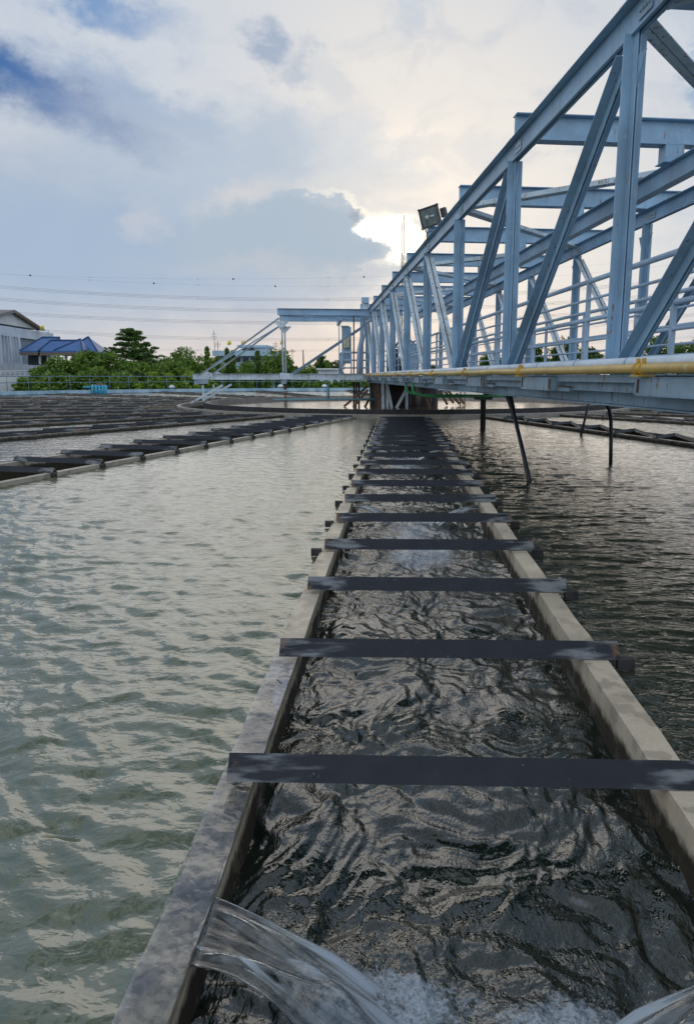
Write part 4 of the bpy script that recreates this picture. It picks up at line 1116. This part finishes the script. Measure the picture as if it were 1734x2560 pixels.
# ================================================================== background
def leafcloud(centres, radii, per, size, flat=1., seed=0):
    r = np.random.default_rng(seed); C = []
    for c, rr in zip(centres, radii):
        d = r.normal(size=(per, 3)); d /= np.linalg.norm(d, axis=1)[:, None]
        d *= (r.random((per, 1))**.45)*rr; d[:, 2] *= flat; C.append(np.array(c)+d)
    C = np.concatenate(C); n = len(C)
    a = r.normal(size=(n, 3)); a[:, 2] *= .5; a /= np.linalg.norm(a, axis=1)[:, None]
    b = r.normal(size=(n, 3)); b -= a*(a*b).sum(1)[:, None]; b /= np.linalg.norm(b, axis=1)[:, None]
    s = size*(.6+.8*r.random((n, 1)))
    P = np.stack([C-a*s, C-b*s*.45, C+a*s, C+b*s*.45], 1).reshape(-1, 3)
    return P, np.arange(n*4).reshape(-1, 4)
def tree(name, px, Yd, ptop, halfpx, kind, lab, grp, leaf='leaf_mid', gz=-1.5, pbase=None):
    base = at(px, 941, Yd, gz); k = Yd/1773.
    top = EYE+(941-ptop)*k*math.hypot(1, 0); H = top-gz; w = halfpx*k
    t = empty(name, base); tag(t, lab, 'tree', grp)
    r = np.random.default_rng(int(px*7+Yd)); cs = []; rs = []
    tr = MB(); tr.tube([(0, 0, 0), (.05*w, 0, H*.35), (0, .05*w, H*.7), (0, 0, H*.93)], max(.05*w, .1), 7, r2=.03)
    if kind == 'cone':
        n = 46
        for i in range(n):
            h = .10+.88*(i+.5)/n; ww = w*(1-h)**.75*(.9+.3*r.random())+.10
            a = r.random()*6.28; cs.append((math.cos(a)*ww*.45, math.sin(a)*ww*.45, H*h)); rs.append(max(.22, ww*.72))
        P, Q = leafcloud(cs, rs, 46, .17, 1.3, int(px))
    elif kind == 'tier':
        z = H*.30
        lev = 8
        for j in range(lev):
            h = .34+.62*j/(lev-1); ww = w*(1.02-.80*((j)/(lev-1))**1.3); nb = 11 if j < 5 else 6
            for q in range(nb):
                a = q*6.28/nb+r.random()*.6+j; rr_ = ww*(.75+.35*r.random())
                tr.tube([(0, 0, H*h-.3), (math.cos(a)*rr_*.5, math.sin(a)*rr_*.5, H*h), (math.cos(a)*rr_, math.sin(a)*rr_, H*h+.1)], .06, 5, r2=.02)
                for f_ in (.45, .75, 1.0):
                    cs.append((math.cos(a+.15*r.normal())*rr_*f_, math.sin(a)*rr_*f_, H*h+.3*r.normal()*.5+(.25 if f_ > .9 else 0))); rs.append((.75 if f_ < .9 else .5)*(.7+.6*r.random()))
        P, Q = leafcloud(cs, rs, 80, .17, .32, int(px))
    else:
        n = 60 if kind == 'round' else 54
        for i in range(n):
            d = r.normal(size=3); d /= np.linalg.norm(d); q = r.random()**.4
            c = d*q*np.array([w*.80, w*.80, H*.38]); c[2] += H*.56
            if c[2] < .4: c[2] = .4+r.random()
            cs.append(c); rs.append(w*(.20+.16*r.random()))
            if i % 6 == 0: tr.tube([(0, 0, H*.35), tuple(c*np.array([.5, .5, .9])), tuple(c)], .09, 5, r2=.02)
        P, Q = leafcloud(cs, rs, 85 if w > 2 else 60, .20 if kind != 'shrub' else .15, .85, int(px))
    tr.build('trunk', M['bark'], t)
    link('crown', np_mesh('crown', P, Q, False), M[leaf], t)
    return t
G = 'trees beyond the basin'
tree('layered_tree', 335, 100, 828, 92, 'tier', 'tall dark tree with flat layered branches right of the blue roof pavilion', G, 'leaf_dark')
bush = [(60, 74, 950, 26), (105, 75, 920, 40), (160, 76, 892, 48), (215, 78, 873, 52), (270, 79, 885, 50), (330, 82, 905, 55), (385, 84, 912, 45), (145, 72, 935, 45)]
bush += [(440, 88, 905, 50), (505, 90, 915, 45), (115, 74, 948, 35), (290, 74, 935, 50), (235, 74, 925, 45)]
bl = ['low leafy shrub at the foot of the white wall', 'leafy bush in front of the white building base', 'bush in front of the dark glazed entrance', 'tall leafy tree in front of the pavilion columns', 'leafy tree under the right end of the blue hip roof', 'spreading green tree below the layered tree', 'green bush right below the layered tree', 'front bush against the railing at far left', 'green bush behind the lime clipped shrubs', 'green bush below the tallest narrow tree', 'low bush against the railing in front of the pavilion', 'low bush just right of the blue pipe cluster', 'low bush directly behind the blue pipe cluster']
for i, (px, Yd, tp, hw) in enumerate(bush): tree('leafy_tree', px, Yd, tp-7, hw*1.12, 'bush', bl[i], G, 'leaf_mid')
for i, (px, Yd, tp, hw) in enumerate([(388, 74, 928, 26), (428, 75, 932, 26), (474, 75, 927, 28), (520, 76, 935, 20), (345, 74, 944, 24)]):
    tree('clipped_shrub', px, Yd, tp, hw, 'shrub', ['second lime green clipped shrub from the left behind the railing', 'third lime green clipped shrub from the left behind the railing', 'widest lime green clipped shrub, left of the arm tip', 'small lime shrub just right of the arm tip', 'leftmost lime green clipped shrub behind the railing'][i], G, 'leaf_lime')
rl = [(470, 110, 870, 48, 'round tree left of the tall narrow trees', 'leaf_mid'), (430, 112, 884, 36, 'round tree right of the layered tree', 'leaf_mid'), (688, 105, 873, 50, 'broad green tree behind the arm post', 'leaf_mid'), (630, 112, 905, 40, 'low tree under the pale blue building', 'leaf_mid'),
      (735, 100, 912, 32, 'small tree right of the arm post', 'leaf_dark'), (775, 98, 918, 35, 'low tree under the arm diagonal', 'leaf_mid'), (805, 120, 893, 22, 'dark distant tree left of the cabinet', 'leaf_dark'), (838, 118, 900, 24, 'dark distant tree behind the cabinet', 'leaf_dark'),
      (570, 100, 925, 60, 'low green tree behind the narrow trees', 'leaf_mid')]
rl += [(395, 108, 892, 46, 'tree filling the gap just right of the layered tree', 'leaf_mid'), (530, 112, 896, 46, 'green tree mass behind the tallest narrow tree', 'leaf_mid')]
for px, Yd, tp, hw, lb, lf in rl: tree('round_tree', px, Yd, tp-5, hw*1.15, 'round', lb, G, lf)
cn = [(486, 88, 904, 9), (521, 86, 868, 15), (546, 88, 893, 13), (571, 89, 872, 11), (584, 90, 878, 10), (612, 86, 909, 10), (645, 85, 879, 12), (667, 86, 905, 12), (820, 90, 902, 10), (740, 92, 925, 9)]
cl_ = ['shortest narrow tree at the left of the row', 'tallest narrow pointed tree left of the arm tip', 'narrow tree just right of the tallest one', 'left one of the close pair of narrow trees', 'right one of the close pair of narrow trees', 'small narrow tree under the sloping strut', 'tall narrow tree crossing the sloping strut', 'narrow tree right of the sloping strut', 'narrow tree in front of the white shed', 'small narrow tree right of the arm post']
for (px, Yd, tp, hw), lb in zip(cn, cl_): tree('cypress', px, Yd, tp, hw, 'cone', lb, 'narrow columnar trees', 'leaf_dark' if Yd % 2 else 'leaf_mid')
for i, (px, tp, hw) in enumerate([(1085, 905, 30), (1160, 885, 38), (1230, 880, 45), (1275, 890, 30), (1335, 858, 34), (1400, 835, 55), (1470, 862, 42), (1560, 850, 55), (1640, 832, 50), (1700, 850, 55), (1760, 838, 60)]):
    tree('round_tree', px, 96+4*(i % 3), tp, hw, 'round', ['tree behind the truss just right of the pier', 'second tree behind the truss from the pier', 'third tree behind the truss from the pier', 'small tree between post and diagonal behind the truss', 'tree behind the middle of the truss', 'large tree behind the railing in the middle of the truss', 'tree left of the nearest full bridge post', 'tree right of the nearest full bridge post', 'tall tree behind the lowest big diagonal', 'tree near the right edge behind the railing', 'tree cut by the right edge of the picture'][i], G, 'leaf_dark')
# pale hedge line far off
P, Q = leafcloud([(x, 170+20*math.sin(x*.1), 0.) for x in np.arange(-110, 100, 2.2)], [2.3]*200, 60, .5, .8, 5)
for px_ in range(770, 960, 22): tree('hedge_shrub', px_, 78, 948, 18, 'shrub', 'low dark hedge shrub behind the basin wall near the pier', 'hedge shrubs behind the basin wall near the pier', 'leaf_mid')
tag(link('far_trees', np_mesh('far_trees', P, Q, False), M['leaf_dark']), 'distant band of dark trees along the horizon', 'woods', None, 'stuff')

# hall with fins
def hall():
    t = empty('white_hall', at(60, 941, 88, -1.5)); tag(t, 'white hall with vertical fins and a gabled grey roof at far left', 'building')
    def q(mb, name, m, par=None): mb.v = [tuple(V(p)-t.location) for p in mb.v]; return mb.build(name, m, t)
    PA = at(-160, 941, 68); PB = at(136, 941, 98)
    d = (PB-PA); d.z = 0; d.normalize(); nb = V((-d.y, d.x, 0))
    if nb.x > 0: nb = -nb
    def W_(px, py, off=0.):
        # point on the facade plane seen at px, py
        t_ = (px-993)/1773.
        # solve PA + d*s : x = t*y
        s = (t_*PA.y-PA.x)/(d.x-t_*d.y); P = PA+d*s; P.z = EYE+(941-py)*P.y/1773.
        return P+nb*off
    def H2(px, z, off=0.):
        P = W_(px, 941, off); P.z = z; return P
    zt = W_(0, 815).z; zb = -1.5; zf0 = W_(60, 911).z; zf1 = W_(20, 842).z
    m = MB(); m.poly_prism([H2(-150, zf1), H2(136, zf1), H2(136, zt), H2(-150, zt)], nb*12); q(m, 'upper_wall', M['bwhite'])
    m = MB(); m.poly_prism([H2(-150, zb), H2(136, zb), H2(136, zf0), H2(-150, zf0)], nb*12); q(m, 'base_wall', M['bwhite'])
    m = MB(); m.poly_prism([H2(-150, zf0, .3), H2(136, zf0, .3), H2(136, zf1, .3), H2(-150, zf1, .3)], nb*10); q(m, 'recessed_wall', simple('recess_render', (.22, .26, .32), .8))
    for px in (-30, -18, 2, 4, 12, 20, 27, 34, 41, 49, 94, 101, 108, 115, 122, 129, 134):
        m = MB(); p = H2(px, zf0, 0.); w_ = .55 if px in (2, 27, 49) else .16
        m.prof(p, p+V((0, 0, zf1-zf0)), d, [(-w_/2, w_/2, -.28, -.0)]); q(m, 'fin', M['bwhite'])
        A = H2(38, W_(38, 787).z, .1); Bp = H2(99, W_(99, 826).z, .1)
    Ll = A-(Bp-A).length*1.0*d; Ll.z = Bp.z
    m = MB(); m.poly_prism([Ll, Bp, A], nb*8); q(m, 'gable_wall', M['bwhite2'])
    ov = .45
    m = MB()
    e1 = (Bp-A)*1.06; e2 = (Ll-A)*1.06
    m.poly_prism([A+V((0, 0, .05)), A+e1+V((0, 0, .05)), A+e1+V((0, 0, .35)), A+V((0, 0, .40)), A+e2+V((0, 0, .35)), A+e2+V((0, 0, .05))], nb*10)
    mb_v = [V(p)-nb*ov for p in m.v]; m.v = [tuple(p) for p in mb_v]; q(m, 'roof', M['roofgrey'])
    m = MB()
    for k in range(14):
        p = A+e1*(k+.5)/14+V((0, 0, .0)); m.prof(p-nb*.9, p+nb*.2, d, [(-.08, .08, -.12, .0)])
    q(m, 'rafter_ends', M['brown'])
    m = MB(); m.prof(H2(122, zt), H2(122, zt+.4), d, [(-.15, .15, -.5, .1)]); q(m, 'vent_stub', M['bwhite2'])
hall()
def flag(px, ptop, pbot, Yd, lab, colr='flag'):
    p = at(px, pbot, Yd); h = at(px, ptop, Yd).z-p.z
    t = empty('flag', p); tag(t, lab, 'flag', 'yellow flags on poles')
    m = MB(); m.tube([(0, 0, 0), (0, 0, h)], .035, 6); m.build('pole', M['bwhite2'], t)
    m = MB(); n = 6
    s = Yd/1773.*8.5
    vs = [(s*k/n, .12*math.sin(k*1.3), h-.02-s*.1*math.sin(k*.7)-zz*s*1.1) for zz in (0, 1) for k in range(n+1)]
    m.faces(vs, [(k, k+1, n+2+k, n+1+k) for k in range(n)], True); o = m.build('cloth', M['flag'], t)
    so = o.modifiers.new('t', 'SOLIDIFY'); so.thickness = .02
    if px < 200:
        m = MB(); m.tube([(s*.5, -.16, h-s*.6), (s*.5, .12, h-s*.6)], s*.16, 8); m.build('emblem', M['brown'], t)
flag(104, 814, 850, 90, 'yellow flag with small dark emblem beside the white hall roof')
flag(570, 852, 885, 138, 'yellow flag above the left end of the pale blue building')
flag(604, 852, 875, 138, 'yellow flag above the upper storey of the pale blue building')
flag(701, 851, 880, 138, 'yellow flag seen beside the arm post')
# pavilion with blue tiled roofs
def pavilion():
    t = empty('blue_roof_pavilion', at(150, 941, 82, -1.5)); tag(t, 'open pavilion with blue tiled hip roofs on thin columns', 'pavilion')
    def q(mb, name, m): mb.v = [tuple(V(p)-t.location) for p in mb.v]; return mb.build(name, m, t)
    Y = 82.
    def P(px, py, dy=0.): p = at(px, py, Y); p.y += dy; return p
    def gable(x0, x1, xr0, xr1, yt, yb, dep, name='roof'):
        a, b = P(x0, yb), P(x1, yb); c, d = P(xr1, yt, dep), P(xr0, yt, dep)
        e, f = V((a.x, a.y+2*dep, a.z)), V((b.x, b.y+2*dep, b.z))
        th = V((0, 0, .18)); m = MB()
        vs = [a, b, c, d, e, f]; lo = [v-th for v in vs]
        m.faces(vs+lo, [(0, 1, 2, 3), (3, 2, 5, 4), (1, 5, 2), (0, 3, 4), (6, 7, 1, 0), (7, 11, 5, 1), (11, 10, 4, 5), (10, 6, 0, 4), (6, 10, 11, 7)])
        q(m, name, M['roof'])
        m = MB(); m.prof(a-th, b-th, up, [(-.32, .0, -.1, .06)]); q(m, 'fascia', M['brown'])
        m = MB(); m.tube([d+V((0, 0, .04)), c+V((0, 0, .04))], .10, 6)
        for s_, e_ in ((a, d), (b, c)): m.tube([s_+V((0, 0, .04)), e_+V((0, 0, .04))], .09, 6)
        q(m, 'ridge_tiles', simple('ridge_tile', (.03, .07, .18)))
    gable(50, 100, 68, 114, 840, 877, 3.5)
    gable(96, 186, 112, 190, 850, 877.5, 1.5)
    Y = 79.
    gable(134, 206, 186, 188, 847, 877, 1.4)
    Y = 81.
    gable(158, 244, 202, 204, 841, 879, 1.9)
    Y = 82.
    for px in (92, 112, 138, 158, 175, 191, 206, 255):
        m = MB(); m.prof(P(px, 990, .8), P(px, 880, .8), side, [(-.11, .11, -.11, .11)]); q(m, 'column', M['bwhite2'])
    m = MB(); m.poly_prism([P(54, 912, 1.5), P(90, 912, 1.5), P(90, 880, 1.5), P(54, 880, 1.5)], V((0, 2, 0))); q(m, 'glazed_entrance', M['bglass'])
    m = MB()
    for k in range(9): m.tube([P(78+k*4, 900+k*2.5, .3), P(78+k*4, 914+k*2.5, .3)], .03, 5)
    m.tube([P(76, 898, .3), P(114, 922, .3)], .04, 5); q(m, 'stair_rail', M['dark_iron'])
pavilion()
# white boundary wall with railing in front of the hall
t = empty('white_boundary_wall', at(0, 941, 76, -1.5)); tag(t, 'low white wall with a thin railing at far left behind the basin railing', 'wall')
def q(mb, name, m): mb.v = [tuple(V(p)-t.location) for p in mb.v]; return mb.build(name, m, t)
m = MB(); m.poly_prism([at(-80, 990, 72), at(95, 990, 78), at(95, 938, 78), at(-80, 941, 72)], V((0, .3, 0))); q(m, 'wall_body', M['bwhite2'])
m = MB(); m.tube([at(-80, 930, 72), at(95, 927, 78)], .05, 6); m.tube([at(-80, 934, 72), at(95, 932, 78)], .03, 6)
for k in range(14): px = -70+k*12.; m.tube([at(px, 945, 73.5+k*.3), at(px, 930, 73.5+k*.3)], .03, 5)
q(m, 'railing', M['bwhite2'])
# pale blue distant building
t = empty('pale_blue_building', at(615, 941, 140, -1.5)); tag(t, 'pale blue flat-roofed building far behind the trees', 'building')
def P(px, py, d=0): p = at(px, py, 140); p.y += d; return p
def qb(x0, x1, y0, y1, d0, d1, name, m_):
    m = MB(); m.poly_prism([P(x0, y1, d0), P(x1, y1, d0), P(x1, y0, d0), P(x0, y0, d0)], V((0, d1-d0, 0))); m.v = [tuple(V(p)-t.location) for p in m.v]; return m.build(name, m_, t)
qb(534, 684, 877, 890, -1, 12, 'roof_slab', M['bluefac']); qb(540, 678, 890, 990, .5, 11, 'wall', M['bluefac'])
for x0 in (546, 566, 586, 606, 626, 646, 662): qb(x0, x0+14, 893, 905, .35, .6, 'window', M['bglass'])
qb(590, 664, 862, 868, 1, 10, 'upper_roof', M['bluefac']); qb(598, 660, 868, 877, 2, 9, 'upper_storey', M['bwhite']); qb(601, 630, 867.5, 875.5, 1.8, 2.1, 'window', M['bglass'])
t = empty('white_shed', at(822, 941, 88, -1.5)); tag(t, 'small white shed with slanted roof left of the cabinet', 'shed')
m = MB(); m.poly_prism([at(792, 990, 88), at(843, 990, 88), at(843, 923, 88), at(795, 923, 88)], V((0, 4, 0))); m.v = [tuple(V(p)-t.location) for p in m.v]; m.build('wall', M['bwhite'], t)
m = MB(); m.poly_prism([at(790, 924, 87.5), at(845, 924, 87.5), at(845, 921, 87.5), at(790, 921, 87.5)], V((0, 5, 0))); m.v = [tuple(V(p)-t.location) for p in m.v]; m.build('roof', M['bwhite2'], t)
# power lines with marker balls
def wire(pts, Yd, r, lab, n=3, sep=3.2):
    t = empty('power_line', at(pts[0][0], pts[0][1], Yd)); tag(t, lab, 'power line', 'power lines across the sky')
    xs = [p[0] for p in pts]; ys = [p[1] for p in pts]; cf = np.polyfit(xs, ys, 2)
    for k in range(n):
        P_ = [V(at(x, float(np.polyval(cf, x))+(k-(n-1)/2)*sep, Yd+(x-400)*.0)) for x in np.linspace(-150, 1850, 50)]
        m = MB(); m.tube(P_, r, 4, False); m.v = [tuple(V(p)-t.location) for p in m.v]; m.build('cable', M['wire'], t)
    m = MB()
    for x in (225, 495, 820, 1100, 1380):
        p = V(at(x, float(np.polyval(cf, x)), Yd)); m.tube([p-V((.25, 0, 0)), p+V((.25, 0, 0))], .07, 6)
    m.v = [tuple(V(p)-t.location) for p in m.v]; m.build('spacers', M['wire'], t)
    return cf
wire([(0, 717), (300, 737), (600, 748), (900, 747), (1200, 738)], 220, .03, 'highest bundle of sagging power cables')
wire([(0, 748), (300, 766), (600, 777), (900, 776), (1200, 768)], 222, .03, 'second highest bundle of sagging power cables')
wire([(0, 781), (300, 797), (600, 807), (900, 806), (1200, 798)], 224, .03, 'third highest bundle of sagging power cables')
wire([(60, 822), (300, 840), (600, 849), (900, 845), (1200, 836)], 226, .028, 'lowest bundle of sagging power cables')
wire([(700, 876), (900, 876), (1200, 868), (0, 862)], 260, .022, 'faint far cables low behind the arm diagonal', 2)
for pts, balls, lab in (([(0, 683), (76, 691), (583, 697), (909, 692), (1300, 675)], (76, 583, 909), 'faint single wire with small marker balls, the upper one'), ([(0, 683), (385, 710), (688, 714), (1100, 708)], (385, 688), 'faint single wire with marker balls, the lower one')):
    cf = wire(pts, 225, .012, lab, 1)
    for x in balls:
        p = at(x, float(np.polyval(cf, x)), 225)
        m = MB(); m.faces([(v[0]*.30, v[1]*.30, v[2]*.30) for v in ico], icf, True)
        o = m.build('marker_ball', M['dark_iron']); o.location = p
        lb = {76: 'small dark marker ball on the wire at far left of the sky', 385: 'small dark marker ball left of centre in the sky', 583: 'small dark marker ball above the sloping arm strut', 688: 'small dark marker ball above the arm post', 909: 'small dark marker ball just left of the sun glow'}[x]
        tag(o, lb, 'marker ball', 'marker balls on the wires')
def mast(px, ptop, Yd, wd, lab):
    p = at(px, 941, Yd, -1.5); h = at(px, ptop, Yd).z+1.5; t = empty('radio_mast', p); tag(t, lab, 'mast', 'thin radio masts')
    m = MB(); hb_ = h*.78
    for dx, dy in ((-wd, 0), (wd, 0), (0, wd)): m.tube([(dx, dy, 0), (dx*.8, dy*.8, hb_)], .07, 5)
    k = 0; z = 0
    while z < hb_: m.tube([(-wd if k % 2 else wd, 0, z), (wd if k % 2 else -wd, 0, z+2.2)], .045, 4); z += 2.2; k += 1
    m.build('lattice', M['rust'], t)
    m = MB(); m.tube([(0, 0, hb_), (0, 0, h)], .11, 5); m.build('antenna', M['dark_iron'], t)
mast(1008, 538, 210, .55, 'slender lattice radio mast in front of the sun glow')
mast(1003, 552, 260, .4, 'fainter second radio mast just left of the slender lattice mast')
for px, tp in ((538, 826), (546, 852), (690, 854), (731, 872)):
    p = at(px, 900, 145); h = at(px, tp, 145).z-p.z
    t = empty('tv_antenna', p); tag(t, {538: 'tallest thin rooftop antenna left of the pale blue building', 546: 'short branched rooftop antenna next to the tallest one', 690: 'thin antenna beside the arm post', 731: 'thin dark pole between arm post and diagonal'}[px], 'antenna', 'rooftop antennas')
    m = MB(); m.tube([(0, 0, 0), (0, 0, h)], .05, 5)
    m.build('pole', M['dark_iron'], t); m = MB()
    for z in (.72, .8, .88): m.tube([(-.6, 0, h*z), (.6, 0, h*z)], .03, 4)
    m.build('crossbars', M['dark_iron'], t)
p = at(759, 941, 120, -1.5); t = empty('utility_pole', p); tag(t, 'dark slim pole standing under the arm diagonal', 'pole')
m = MB(); m.tube([(0, 0, 0), (0, 0, at(759, 875, 120).z+1.5)], .16, 6, r2=.08); m.build('shaft', M['dark_iron'], t)
